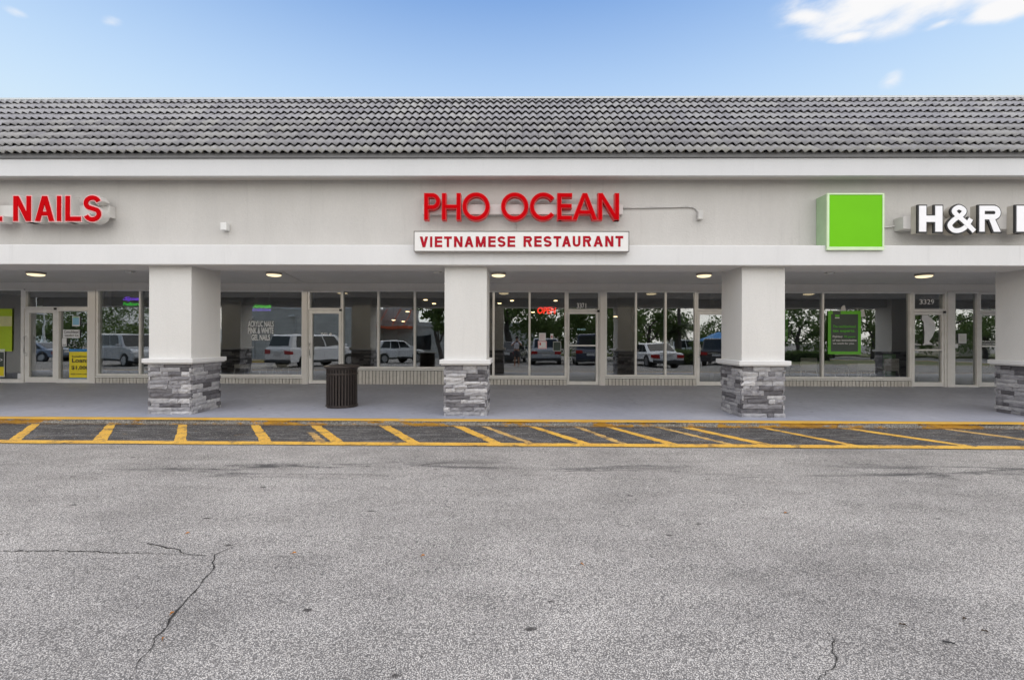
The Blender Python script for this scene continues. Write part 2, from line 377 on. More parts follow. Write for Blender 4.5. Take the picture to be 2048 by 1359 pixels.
# ---------------------------------------------------------------- object helpers
WL = {}
class MB:
    def __init__(s): s.v = []; s.f = []; s.m = []
    def add(s, vs, fs, mi=0):
        o = len(s.v); s.v += [tuple(v) for v in vs]
        for f in fs: s.f.append(tuple(o + i for i in f)); s.m.append(mi)
        return s
    def box(s, x0, x1, y0, y1, z0, z1, mi=0):
        if x1 < x0: x0, x1 = x1, x0
        if z1 < z0: z0, z1 = z1, z0
        return s.add([(x0, y0, z0), (x1, y0, z0), (x1, y1, z0), (x0, y1, z0), (x0, y0, z1), (x1, y0, z1), (x1, y1, z1), (x0, y1, z1)],
                     [(0, 3, 2, 1), (4, 5, 6, 7), (0, 1, 5, 4), (1, 2, 6, 5), (2, 3, 7, 6), (3, 0, 4, 7)], mi)
    def prism(s, poly, y0, y1, mi=0, ms=None):
        """polygon in xz, counter-clockwise seen from -y, from y0 (front) to y1"""
        n = len(poly)
        a = sum(poly[i][0] * poly[(i + 1) % n][1] - poly[(i + 1) % n][0] * poly[i][1] for i in range(n))
        if a < 0: poly = poly[::-1]
        vs = [(x, y0, z) for x, z in poly] + [(x, y1, z) for x, z in poly]
        s.add(vs, [tuple(range(n)), tuple(range(2 * n - 1, n - 1, -1))], mi)
        o = len(s.v) - 2 * n
        for i in range(n):
            j = (i + 1) % n
            s.f.append((o + j, o + i, o + n + i, o + n + j)); s.m.append(mi if ms is None else ms)
        return s
    def cyl(s, p, q, r, n=12, r2=None, mi=0, caps=True):
        p, q = Vector(p), Vector(q); d = (q - p).normalized()
        a = d.orthogonal().normalized(); b = d.cross(a); r2 = r if r2 is None else r2
        vs = []
        for c, rr in ((p, r), (q, r2)):
            for i in range(n):
                t = 2 * math.pi * i / n; vs.append(c + a * (rr * math.cos(t)) + b * (rr * math.sin(t)))
        fs = [(i, (i + 1) % n, n + (i + 1) % n, n + i) for i in range(n)]
        if caps: fs += [tuple(range(n - 1, -1, -1)), tuple(range(n, 2 * n))]
        return s.add(vs, fs, mi)
    def tube(s, pts, r, n=8, mi=0):
        for a, b in zip(pts, pts[1:]): s.cyl(a, b, r, n, None, mi)
        return s
    def lathe(s, prof, c, n=24, mi=0):
        """profile of (radius, z) turned round a vertical axis"""
        vs = [(c[0] + r * math.cos(2 * math.pi * i / n), c[1] + r * math.sin(2 * math.pi * i / n), c[2] + z) for r, z in prof for i in range(n)]
        fs = [(k * n + i, k * n + (i + 1) % n, (k + 1) * n + (i + 1) % n, (k + 1) * n + i) for k in range(len(prof) - 1) for i in range(n)]
        return s.add(vs, fs, mi)
    def mesh(s, name, mats, smooth=False, origin=None):
        mats = mats if isinstance(mats, (list, tuple)) else [mats]
        xs = list(zip(*s.v))
        c = Vector([(min(a) + max(a)) / 2 for a in xs]) if origin is None else Vector(origin)
        me = bpy.data.meshes.new(name)
        me.from_pydata([(v[0] - c.x, v[1] - c.y, v[2] - c.z) for v in s.v], [], s.f)
        for mm in mats: me.materials.append(mm)
        if len(mats) > 1: me.polygons.foreach_set('material_index', s.m)
        if smooth: me.shade_smooth() if hasattr(me, 'shade_smooth') else me.polygons.foreach_set('use_smooth', [True] * len(s.f))
        me.update()
        return me, c
    def build(s, name, mats, parent=None, smooth=False, bevel=0.0, origin=None, **props):
        me, c = s.mesh(name, mats, smooth, origin)
        o = bpy.data.objects.new(name, me); COL.objects.link(o)
        place(o, c, parent)
        if bevel:
            b = o.modifiers.new('bevel', 'BEVEL'); b.width = bevel; b.segments = 2; b.limit_method = 'ANGLE'; b.angle_limit = R(40)
        for k, v in props.items(): o[k] = v
        return o
def place(o, c, parent):
    WL[o.name] = Vector(c)
    if parent is not None:
        o.parent = parent; o.location = Vector(c) - WL[parent.name]
    else: o.location = c
def thing(name, label, cat, loc=(0, 0, 0), group=None, **props):
    o = bpy.data.objects.new(name, None); COL.objects.link(o); o.location = loc; o.empty_display_size = 0.2
    WL[o.name] = Vector(loc)
    return tag(o, label, cat, group, **props)
def tag(o, label, cat, group=None, **props):
    o['label'] = label; o['category'] = cat
    if group: o['group'] = group
    for k, v in props.items(): o[k] = v
    return o
def copy_tree(o, parent=None):
    c = o.copy(); COL.objects.link(c); WL[c.name] = Vector((0, 0, 0))
    if parent: c.parent = parent
    for ch in list(o.children): copy_tree(ch, c)
    return c
# ================================================================ ground
XL, XR = -19.0, 19.0
g = MB()
ys = [-320, -60, -26, -12, -4, 0, 3, 5, 6.2, KERB_Y + 0.03, 30, 320]
xs_ = [-320, -60, -20, -6, 0, 6, 20, 60, 320]
vs_ = [(x, y, gz(y)) for y in ys for x in xs_]
nx = len(xs_)
g.add(vs_, [(j * nx + i, j * nx + i + 1, (j + 1) * nx + i + 1, (j + 1) * nx + i) for j in range(len(ys) - 1) for i in range(nx - 1)])
g.build('asphalt_ground', M_ASPHALT, kind='structure')

LINE_Y0, LINE_Y1 = 6.17, 6.335
def sheet(pts, lift):
    return [(p[0], p[1], gz(p[1]) + lift) for p in pts]
s = MB(); n = 80
for i in range(n):
    xa, xb = XL - 4 + (XR - XL + 8) * i / n, XL - 4 + (XR - XL + 8) * (i + 1) / n
    s.add(sheet([(xa, LINE_Y1 - .05, 0), (xb, LINE_Y1 - .05, 0), (xb, KERB_Y + .02, 0), (xa, KERB_Y + .02, 0)], .004), [(0, 1, 2, 3)])
s.build('sealed_asphalt_strip', M_SEAL, kind='structure')
s = MB()
for i in range(n):
    xa, xb = XL - 4 + (XR - XL + 8) * i / n, XL - 4 + (XR - XL + 8) * (i + 1) / n
    wa, wb = .008 * math.sin(i * 1.7), .008 * math.sin((i + 1) * 1.7)
    s.add(sheet([(xa, LINE_Y0 + wa, 0), (xb, LINE_Y0 + wb, 0), (xb, LINE_Y1 + wb * .6, 0), (xa, LINE_Y1 + wa * .6, 0)], .012), [(0, 1, 2, 3)])
s.build('road_marking', M_YELLOW, kind='structure')

def hatch(tx0, tx1, bx0, bx1, faded=False, lift=.008, t0=0.0):
    ty, by = KERB_Y + .005, LINE_Y1 - .02
    a, b = at(tx0, 853, ty).x, at(tx1, 853, ty).x
    c, d = at(bx0, 887, by).x, at(bx1, 887, by).x
    mb = MB(); k = 22; L = []; Rr = []
    for i in range(k + 1):
        t = t0 + (1 - t0) * i / k; y = ty + (by - ty) * t
        j = .018 if faded else .011
        L.append((a + (c - a) * t + random.uniform(-j, j), y, gz(y) + lift)); Rr.append((b + (d - b) * t + random.uniform(-j, j), y, gz(y) + lift))
    mb.add(L + Rr, [(i, i + 1, k + 1 + i + 1, k + 1 + i) for i in range(k)])
    return mb.build('road_marking', M_FADED if faded else M_YELLOW, kind='structure')
for a in ((64, 81, 15, 40), (214, 231.5, 185, 213), (357, 374, 349, 373), (501, 519, 520, 545), (619, 640, 665, 690), (758, 779, 817, 841), (906, 926, 983, 1007),
          (1057, 1071, 1163, 1187), (1211, 1227, 1336, 1361), (1362, 1383, 1523, 1550), (1520, 1535, 1699, 1722), (1678, 1705, 1931, 1955), (-84, -66, -150, -124), (2040, 2060, 2330, 2360)):
    hatch(*a)
for a in ((961, 973, 1057, 1074), (1148, 1161, 1242, 1257), (1311, 1326, 1458, 1474), (598, 612, 636, 654), (1881, 1903, 2150, 2175)):
    hatch(*a, faded=True, lift=.0065, t0=.45 if a[0] == 598 else 0.0)

def crack(pix, w):
    mb = MB(); L = []; Rr = []; n = 0
    P = [on_ground(*p) for p in pix]; pts = []
    for a, b in zip(P, P[1:]):
        k = max(2, int((b - a).length / .035))
        for i in range(k): pts.append(a.lerp(b, i / k))
    pts.append(P[-1])
    for i, p in enumerate(pts):
        d = (pts[min(i + 1, len(pts) - 1)] - pts[max(i - 1, 0)]); d.z = 0; d.normalize()
        nn = Vector((-d.y, d.x, 0)); off = random.uniform(-.010, .010); ww = w * random.uniform(.25, 1.1) * (1 - .65 * abs(2 * i / len(pts) - .7) ** 2)
        q = p + nn * off
        L.append((q.x + nn.x * ww, q.y + nn.y * ww, gz(q.y) + .004)); Rr.append((q.x - nn.x * ww, q.y - nn.y * ww, gz(q.y) + .004))
    k = len(pts)
    mb.add(L + Rr, [(i, k + i, k + i + 1, i + 1) for i in range(k - 1)])
    return mb.build('crack_line', M_CRACK, kind='structure')
crack([(-60, 1103), (0, 1102), (90, 1101), (185, 1102), (250, 1106), (330, 1107), (428, 1111)], .005)
crack([(430, 1109), (426, 1140), (402, 1168), (372, 1200), (350, 1222), (338, 1245), (312, 1275), (300, 1296), (280, 1318), (258, 1370)], .0066)
crack([(296, 1085), (318, 1092), (345, 1096), (375, 1109), (428, 1111)], .006)
crack([(428, 1110), (455, 1097), (492, 1084)], .0045)
crack([(1655, 1262), (1668, 1280), (1668, 1305), (1675, 1335), (1650, 1342), (1644, 1352), (1636, 1375)], .0034)
crack([(480, 1112), (560, 1113), (640, 1111), (700, 1114)], .0018)
crack([(820, 932), (930, 921), (960, 920)], .006)

db = MB()
for i in range(900):
    x = random.uniform(-9.5, 9.5); y = KERB_Y - .012 - abs(random.gauss(0, .035)); q = random.uniform(.003, .011)
    z = gz(y) + .004
    db.add([(x - q, y - q, z), (x + q * 1.4, y - q * .6, z), (x + q * .8, y + q, z), (x - q * .7, y + q * .7, z), (x + q * .1, y, z + q)], [(0, 1, 4), (1, 2, 4), (2, 3, 4), (3, 0, 4)])
db.build('kerb_debris', simple('grit', (0.06, 0.045, 0.032), 0.95, 0, 0.6, 90), kind='stuff')
# ================================================================ walk and kerb
JX = [XL - 4, -16.3, -11.2, -6.0, -.90, 4.26, 9.45, 14.6, XR + 4]
for a_, b_ in zip(JX, JX[1:]):
    w = MB(); w.box(a_ + .004, b_ - .004, KERB_Y + .14, 10.4 - .004, -.05, SW); w.box(a_ + .004, b_ - .004, 10.4 + .004, 13.3, -.05, SW)
    w.build('walkway', M_WALK, kind='structure')
w = MB(); w.box(XL - 4, XR + 4, KERB_Y + .15, 13.3, -.05, SW - .012); w.build('walkway_joint', M_CRACK, kind='structure')
k = MB(); n = 520
rows = []
def wear(x, s): return .5 + .5 * math.sin(x * 1.7 + s) * math.sin(x * .63 + 2 * s)
for i in range(n + 1):
    x = XL - 4 + (XR - XL + 8) * i / n
    r1, r2, r3, r4 = (random.uniform(-1, 1) for _ in range(4))
    bite = max(0, wear(x, 1.3) - .55) * .07 + max(0, random.random() - .8) * .06
    rows.append([(x, KERB_Y + .145, SW), (x, KERB_Y + .012 + .003 * r1, SW + .001), (x, KERB_Y + .002 * r2, SW - .012), (x, KERB_Y + .004 + .6 * bite, SW - .028 + .003 * r3),
                 (x, KERB_Y + .004 + bite + .004 * r4, .05 + .005 * r1), (x, KERB_Y + .002 + bite * .7 + .004 * r2, .024), (x, KERB_Y - .012 + .005 * r3, -.03)])
m_ = len(rows[0])
k.add([p for r_ in rows for p in r_], [])
for i in range(n):
    for j in range(m_ - 1):
        a = i * m_ + j
        k.f.append((a, a + 1, a + m_ + 1, a + m_)); k.m.append(0 if j < 2 else 1)
k.build('kerb', [M_KTOP, M_KFACE], kind='structure')

# ================================================================ the building
B = thing('shopping_strip', 'long single-storey shopping strip with a grey tiled roof and stone based columns', 'building', (0, 10.5, 0))
GY = 13.10                                    # plane of the shop glass
def box(name, mat, x0, x1, y0, y1, z0, z1, parent=B, bevel=0.0, **p):
    mb = MB(); mb.box(x0, x1, y0, y1, z0, z1); return mb.build(name, mat, parent, bevel=bevel, **p)
COLS = [(at(a_, 640, 7.87).x, at(b_, 640, 7.87).x) for a_, b_ in ((298.2, 382.7), (889, 973.3), (1483.7, 1569.5))]
COLS.append((at(1990.8, 640, 8.65).x, at(1990.8, 640, 8.65).x + .745))
ex = -11.5
COLS_ALL = [(ex, ex + .735)] + COLS + [(14.3, 15.035)]
BEAM_F, BEAM_B, BZ0, BZ1 = 7.71, 8.43, 2.682, 3.022
WALL_Y, FF, FZ0, FZ1 = 7.96, 7.667, 4.178, 4.475
ZC = 3.01
box('beam', M_TRIM, XL, XR, BEAM_F, BEAM_B, BZ0, BZ1, bevel=.012)
box('sign_wall', M_WALL, XL, XR, WALL_Y, WALL_Y + .25, BZ1 + .002, FZ1 + .3)
box('fascia_board', M_FASCIA, XL, XR, FF, FF + .10, FZ0, FZ1, bevel=.008)
box('soffit', M_SOFFIT, XL, XR, FF + .102, WALL_Y - .002, FZ0 + .03, FZ0 + .06)
box('drip_edge', M_DRIP, XL, XR, 7.634, FF + .09, FZ1 + .002, 4.557)
box('porch_ceiling', M_CEIL, XL, XR, BEAM_B + .002, GY + .25, ZC, ZC + .12)
zhead = at(1024, 582.5, GY).z
box('header_wall', M_HEADER, XL, XR, GY - .02, GY + .2, zhead + .002, ZC - .002)
box('roof_slab', M_DRIP, XL, XR, 9.8, 26, 6.2, 6.4)
box('side_wall', M_HEADER, XL - .2, XL, 8.45, 26, 0, 6.3)
box('side_wall', M_HEADER, XR, XR + .2, 8.45, 26, 0, 6.3)
box('back_wall', M_HEADER, XL, XR, 23, 23.2, 0, 6.2)
# interiors
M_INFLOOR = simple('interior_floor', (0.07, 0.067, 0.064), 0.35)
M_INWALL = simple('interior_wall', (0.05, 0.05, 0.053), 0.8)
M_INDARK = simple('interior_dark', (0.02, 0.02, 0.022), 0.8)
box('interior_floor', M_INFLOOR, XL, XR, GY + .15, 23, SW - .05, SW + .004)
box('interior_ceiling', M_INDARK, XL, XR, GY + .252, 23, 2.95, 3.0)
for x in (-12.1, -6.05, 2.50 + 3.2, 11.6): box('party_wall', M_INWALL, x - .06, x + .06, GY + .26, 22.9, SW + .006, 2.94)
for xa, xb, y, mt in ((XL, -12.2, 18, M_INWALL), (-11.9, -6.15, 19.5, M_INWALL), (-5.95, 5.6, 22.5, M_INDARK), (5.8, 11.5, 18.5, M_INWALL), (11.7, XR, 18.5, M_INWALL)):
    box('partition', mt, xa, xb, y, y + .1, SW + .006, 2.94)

# ---- columns
def quad_stone(mb, a, b, z0, z1, nrm, depth, hx=4, hz=2):
    """one rough-faced ledge stone: its back lies on the segment a-b, its face bulges out along nrm"""
    a, b = Vector(a), Vector(b); vs = []; fs = []
    for j in range(hz + 1):
        for i in range(hx + 1):
            t = i / hx; u = j / hz; edge = i in (0, hx) or j in (0, hz)
            p = a.lerp(b, t) + nrm * (depth * (.78 if edge else 1.0) + random.uniform(-.007, .007))
            z = z0 + (z1 - z0) * u + (random.uniform(-.003, .003) if edge else random.uniform(-.008, .008))
            vs.append((p.x, p.y, z))
    W = hx + 1
    for j in range(hz):
        for i in range(hx): fs.append((j * W + i, j * W + i + 1, (j + 1) * W + i + 1, (j + 1) * W + i))
    o = len(vs); vs += [(a.x, a.y, z0), (b.x, b.y, z0), (b.x, b.y, z1), (a.x, a.y, z1)]
    bot = list(range(W)); top = [hz * W + i for i in range(W)]
    fs.append(tuple(bot[::-1] + [o, o + 1])); fs.append(tuple(top + [o + 2, o + 3]))
    fs.append((bot[0], top[0], o + 3, o)) if hz == 1 else fs.append(tuple([j * W for j in range(hz + 1)] + [o + 3, o]))
    fs.append(tuple([j * W + hx for j in range(hz, -1, -1)] + [o + 1, o + 2]))
    mb.add(vs, fs)
CF, CB = 7.87, 8.65
CZ0, CZ1 = .977, 1.072
HID = []
for ci, (xa, xb) in enumerate(COLS_ALL):
    inview = 1 <= ci <= 4
    sh = MB(); sh.box(xa, xb, CF, CB, CZ1 - .02, BZ0 - .002 if CB < BEAM_B else BZ0 - .002)
    sh.box(xa + .0, xb - .0, BEAM_B + .002, CB, BZ0 - .001, ZC - .002)
    col = sh.build('column', M_COLSHAFT, B)
    cp = MB()
    cp.box(xa - .075, xb + .075, CF - .075, CB + .075, CZ0 + .018, CZ1)
    cp.box(xa - .055, xb + .055, CF - .055, CB + .055, CZ0, CZ0 + .018)
    cp.build('column_cap', M_TRIM, col, bevel=.012)
    co = MB(); co.box(xa + .03, xb - .03, CF + .03, CB - .03, SW - .02, CZ0 - .002); co.build('stone_backing', M_MORTAR, col)
    faces = [((xa, CF), (xb, CF), (0, -1), True), ((xb, CF), (xb, CB), (1, 0), ci <= 2), ((xa, CB), (xa, CF), (-1, 0), ci >= 3), ((xb, CB), (xa, CB), (0, 1), False)]
    rest = MB()
    for fi, (p, q, nn, vis) in enumerate(faces):
        nn = Vector((nn[0], nn[1], 0)); p, q = Vector((*p, 0)), Vector((*q, 0)); dr = (q - p).normalized(); L = (q - p).length
        p, q = p - nn * .03, q - nn * .03
        z = SW - .01; row = 0
        while z < CZ0 - .02:
            h = random.choice((.062, .07, .078, .085))
            z1 = CZ0 - .003 if z + h > CZ0 - .045 else z + h
            x = -.012 if (row + fi) % 2 else .022
            end = L + (.012 if not (row + fi) % 2 else -.022)
            while x < end - .01:
                l = random.choice((.11, .17, .24, .30, .36, .42))
                if x + l > end - .10: l = end - x
                mb = MB() if (inview and vis) else rest
                quad_stone(mb, p + dr * (x + .002), p + dr * (x + l - .002), z + .0015, z1 - .0015, nn, .030 + random.choice((.0, .008, .016, .022)))
                if mb is not rest: mb.build('stone', M_STONE, col)
                x += l
            z = z1; row += 1
    rest.build('stone_cladding', M_STONE, col, kind='stuff')

# ---- roof tiles
SL = math.radians(43.5); CO, SI = math.cos(SL), math.sin(SL)
EX, TW, PITCH = .3335, .292, .146
EY, EZ = 7.62, 4.497
def tile_mesh(L=.40):
    mb = MB(); n = 12; rise = .046
    def prof(x): return rise * (.5 - .5 * math.cos(2 * math.pi * x / PITCH)) ** .85
    vs = []
    for (s_, lift) in ((0, .060), (L, .060 - .135 * L)):
        for i in range(n + 1):
            x = TW * i / n; h = prof(x) + lift
            vs.append((x, s_ * CO - h * SI, s_ * SI + h * CO))
    for i in range(n + 1):
        x = TW * i / n; h = prof(x) + .060 - .012
        vs.append((x, .002 * CO - h * SI, .002 * SI + h * CO))
    N = n + 1
    fs = [(i, i + 1, N + i + 1, N + i) for i in range(n)] + [(2 * N + i, 2 * N + i + 1, i + 1, i) for i in range(n)]
    mb.add(vs, fs)
    return mb
TM = tile_mesh(); TOP = tile_mesh(.14)
tme, _ = TM.mesh('roof_tile', M_TILE, False, (0, 0, 0))
tme.polygons.foreach_set('use_smooth', [i < 12 for i in range(24)])
course_x = []
ncol = int((XR - XL) / TW)
rest = MB(); single = 0
VIS_HALF = 8.9
for r_ in range(9):
    oy, oz = EY + r_ * EX * CO, EZ + r_ * EX * SI
    half = 1.145 * oy
    for c_ in range(ncol):
        x = XL + c_ * TW + (.0 if r_ % 2 else .0) + .10
        jx, jz = random.uniform(-.004, .004), random.uniform(-.003, .005)
        if -half - .3 < x < half + .05 and single < 300 and r_ < 5:
            o = bpy.data.objects.new('roof_tile', tme); COL.objects.link(o)
            o.rotation_euler = (random.uniform(-.006, .006), random.uniform(-.012, .012), random.uniform(-.006, .006))
            place(o, (x + jx, oy, oz + jz), B); single += 1
        else:
            rest.add([(v[0] + x + jx, v[1] + oy, v[2] + oz + jz) for v in (TOP.v if r_ == 8 else TM.v)], TM.f)
ro = rest.build('tiled_roof', M_TILE, B, kind='stuff')
dk = MB()
L0, L1 = .03, 8.5 * EX
dk.add([(XL, EY + .03 + L0 * CO, EZ - .02 + L0 * SI), (XR, EY + .03 + L0 * CO, EZ - .02 + L0 * SI), (XR, EY + .03 + L1 * CO, EZ - .02 + L1 * SI), (XL, EY + .03 + L1 * CO, EZ - .02 + L1 * SI)], [(0, 1, 2, 3)])
dk.box(XL, XR, FF + .092, WALL_Y + .25, FZ1 + .001, FZ1 + .06)
dk.build('roof_deck', M_BLACKGAP, B)
ty = EY + 8.42 * EX * CO
rb = MB(); rb.box(XL, XR, ty, ty + .06, 6.30, 6.518); rb.build('ridge_board', M_BLACKGAP, B)
cpg = MB(); cpg.box(XL, XR, ty - .012, ty + .40, 6.520, 6.562); cpg.build('coping', M_COPING, B)
# mortar blobs under the eave tiles
bl = MB()
for i in range(150):
    x = random.uniform(-9.5, 9.5); q = random.uniform(.012, .032)
    bl.box(x, x + q * 1.6, 7.628, 7.66 + q * .3, 4.560 - q * .5, 4.562 + q * .6)
bl.build('eave_mortar', simple('mossy_mortar', (0.16, 0.155, 0.13), 0.95), B, kind='stuff')

# ================================================================ shopfronts
FY0, FY1 = 13.035, 13.155
EPS = .003
def px_x(px, y=GY): return at(px, 675, y).x
def pane(parent, x0, x1, z0, z1, name='pane'):
    mb = MB(); zc = (z0 + z1) / 2
    mb.box(x0 - .008, x1 + .008, GY - .003, GY + .003, z0 - .008, z1 + .008)
    mb.v = [(x, y + (z - 1.6) * EPS, z) for x, y, z in mb.v]
    return mb.build(name, M_GLASS, parent)
def framed(name, outer, panes, parent=B, pane_name='pane', y0=FY0, y1=FY1, label=None, bev=.006):
    """a frame (outer px box) holding one row of panes (px boxes); returns frame object and pane rects in metres"""
    X0, X1, T, Bm = outer
    xm = (X0 + X1) / 2
    x0, x1 = px_x(X0), px_x(X1); z1, z0 = at(xm, T, GY).z, at(xm, Bm, GY).z
    rects = []
    for a, b, t, bt in panes:
        m_ = (a + b) / 2; rects.append((px_x(a), px_x(b), at(m_, bt, GY).z, at(m_, t, GY).z))
    zb = min(r_[2] for r_ in rects); zt_ = max(r_[3] for r_ in rects)
    mb = MB()
    mb.box(x0, x1, y0, y1, zt_, z1); mb.box(x0, x1, y0, y1, z0, zb)
    e = x0
    for r_ in rects + [(x1, x1, 0, 0)]:
        if r_[0] > e + .001: mb.box(e, r_[0], y0, y1, zb, zt_)
        e = r_[1]
    fr = mb.build(name, M_FRAME, parent, bevel=bev)
    if label: fr['label'] = label
    for r_ in rects: pane(fr, r_[0], r_[1], zb, zt_, pane_name)
    return fr, (x0, x1, z0, z1), rects
def bricks(x0, x1, ztop):
    box('brick_backing', M_JOINT, x0 + .002, x1 - .002, FY0 + .03, GY + .12, SW + .001, ztop - .002)
    n = max(1, round((x1 - x0) / .0985)); wd = (x1 - x0) / n
    for i in range(n):
        mb = MB(); a = x0 + i * wd
        mb.box(a + .008, a + wd - .008, FY0 + random.uniform(-.004, .004), FY0 + .045, SW + .003, ztop - .012)
        mb.build('brick', M_BRICK, B)
def window(X0, X1, T, sill, panes, brick=True, label=None):
    ps = [(a, b, T + 3.5, sill) for a, b in panes]
    fr, (x0, x1, z0, z1), rc = framed('window', (X0, X1, T, sill + (4.5 if brick else 9)), ps, label=label)
    if brick:
        sl = MB(); sl.box(x0 + .004, x1 - .004, FY0 - .03, GY, z0 - .04, z0 - .004); sl.build('sill', M_FRAME, fr, bevel=.004)
        gk = MB(); gk.box(x0 + .01, x1 - .01, FY0 - .012, FY0 + .02, z0 - .005, z0 + .001); gk.build('gasket', M_FRAMEDARK, fr)
        bricks(x0, x1, z0 - .042)
    else:
        bx = MB(); bx.box(x0, x1, FY0 + .01, FY1, SW + .001, z0 - .001); bx.build('kick_plate', M_FRAME, fr)
    return fr
def pier(X0, X1, mat=M_HEADER, y0=13.0):
    box('pier', mat, px_x(X0) + .002, px_x(X1) - .002, y0, GY + .18, SW + .001, zhead)
def handle(parent, px, y0, y1, side):
    x = px_x(px); za, zb = at(px, y1, GY).z, at(px, y0, GY).z
    mb = MB(); yh = FY0 - .075
    mb.tube([(x, FY0 - .005, zb), (x + side * .015, yh, zb - .015), (x + side * .015, yh, za + .015), (x, FY0 - .005, za)], .011, 8)
    mb.build('handle', M_CHROME, parent, smooth=True)
    lk = MB(); lk.cyl((x, FY0 - .012, za - .06), (x, FY0 + .002, za - .06), .022, 12); lk.build('lock', M_CHROME, parent)
def door(frame_px, transom, leaf, glass, bar=None, hnd=None, extra=None, label=None):
    X0, X1 = frame_px; xm = (X0 + X1) / 2; zb = SW + .001
    T = 581.0 + (xm - 1024) * .0022 + .5
    x0, x1 = px_x(X0) + .002, px_x(X1) - .002
    zt_ = zhead
    tz0, tz1 = at(xm, transom[3], GY).z, at(xm, transom[2], GY).z
    lx0, lx1, lz1 = px_x(leaf[0]), px_x(leaf[1]), at(xm, leaf[2], GY).z
    mb = MB()
    mb.box(x0, px_x(transom[0]), FY0 - .01, FY1, tz0, zt_); mb.box(px_x(transom[1]), x1, FY0 - .01, FY1, tz0, zt_)
    mb.box(px_x(transom[0]), px_x(transom[1]), FY0 - .01, FY1, tz1, zt_)
    mb.box(x0, x1, FY0 - .01, FY1, lz1 + .005, tz0)
    mb.box(x0, lx0 - .006, FY0 - .01, FY1, zb, lz1 + .005)
    if extra is None: mb.box(lx1 + .006, x1, FY0 - .01, FY1, zb, lz1 + .005)
    else:
        ea, eb, et, ebm = extra; exa, exb, ez1, ez0 = px_x(ea), px_x(eb), at(ea, et, GY).z, at(ea, ebm, GY).z
        mb.box(lx1 + .006, exa, FY0 - .01, FY1, zb, lz1 + .005); mb.box(exb, x1, FY0 - .01, FY1, zb, lz1 + .005)
        mb.box(exa, exb, FY0 - .01, FY1, zb, ez0); mb.box(exa, exb, FY0 - .01, FY1, ez1, lz1 + .005)
    fr = mb.build('door_frame', M_FRAME, B, bevel=.005)
    pane(fr, px_x(transom[0]), px_x(transom[1]), tz0, tz1, 'transom_pane')
    if extra: pane(fr, exa, exb, ez0, ez1, 'side_pane')
    gx0, gx1 = px_x(glass[0]), px_x(glass[1]); gz1, gz0 = at(xm, glass[2], GY).z, at(xm, glass[3], GY).z
    d = MB()
    yA, yB = FY0 + .012, FY1 - .02
    d.box(lx0, gx0, yA, yB, zb + .008, lz1); d.box(gx1, lx1, yA, yB, zb + .008, lz1)
    d.box(gx0, gx1, yA, yB, gz1, lz1); d.box(gx0, gx1, yA, yB, zb + .008, gz0)
    dr = d.build('door', M_FRAME, B, bevel=.004)
    if label: dr['label'] = label
    pane(dr, gx0, gx1, gz0, gz1)
    if bar:
        z = at(xm, bar, GY).z; bb = MB(); bb.box(gx0, gx1, yA - .03, yA - .002, z - .022, z + .022); bb.build('push_bar', M_FRAME, dr, bevel=.004)
    if hnd: handle(dr, *hnd)
    ht = MB(); ht.box(lx1 - .05, lx1 + .02, FY0 - .03, FY0 - .012, lz1 - .03, lz1 + .03); ht.build('closer_bracket', M_FRAMEDARK, dr)
    return dr
window(-62, 52, 577.5, 757, [(-58, -8), (-4, 46)], brick=False)
door((52, 184), (56, 179.5, 583, 613.5), (53.5, 117, 617.5), (61.5, 109, 626, 753.5), hnd=(57.5, 672, 706, 1), extra=(122, 179, 622, 757))
pier(184, 196)
window(196, 372, 578.5, 747, [(200, 281), (284.7, 368)])
pier(372, 400)
window(400, 608, 580, 748, [(404, 605)])
pier(608, 617)
door((617, 685), (621.5, 683, 584.5, 616), (619.5, 684, 620), (626, 678.6, 627, 760), hnd=(622.5, 686, 710, 1))
window(685, 952, 580, 732.5, [(688, 755.5), (759.7, 828), (832, 890), (894, 948)])
window(953, 1133, 581, 750, [(958, 985), (989.3, 1057), (1061, 1129)])
door((1133, 1199), (1136.5, 1196, 585.5, 618), (1134.5, 1196.5, 622), (1138.5, 1191.5, 627.7, 762), bar=690.6, hnd=(1136.3, 672, 712, 1))
pier(1199, 1209.6)
window(1209.6, 1391, 581.5, 749, [(1213, 1269), (1272.8, 1328), (1332, 1388)])
door((1391, 1457), (1394.5, 1453, 586, 618), (1393, 1455, 622), (1398, 1449, 629, 762.7), hnd=(1395.8, 688, 709, 1))
pier(1457, 1500)
window(1500, 1820, 583, 752.5, [(1504, 1641.5), (1645.2, 1816)])
door((1820, 1889), (1825, 1885, 588, 618), (1823, 1884.5, 624), (1826.5, 1880.5, 629.5, 763.7), bar=699.5)
pier(1889, 1904, M_FRAME)
window(1904, 1953, 583.5, 769, [(1905.8, 1950)], brick=False)
door((1953, 2030), (1956.5, 2026, 588.5, 620), (1955, 2028, 626), (1960, 2022, 631, 764), bar=692)
pier(2030, 2046)
window(2046, 2330, 584, 755, [(2050, 2185), (2189, 2326)])
box('side_shopfront', M_HEADER, XL, px_x(-62) - .002, 13.0, GY + .2, SW + .001, zhead)
box('side_shopfront', M_HEADER, px_x(2330) + .002, XR, 13.0, GY + .2, SW + .001, zhead)
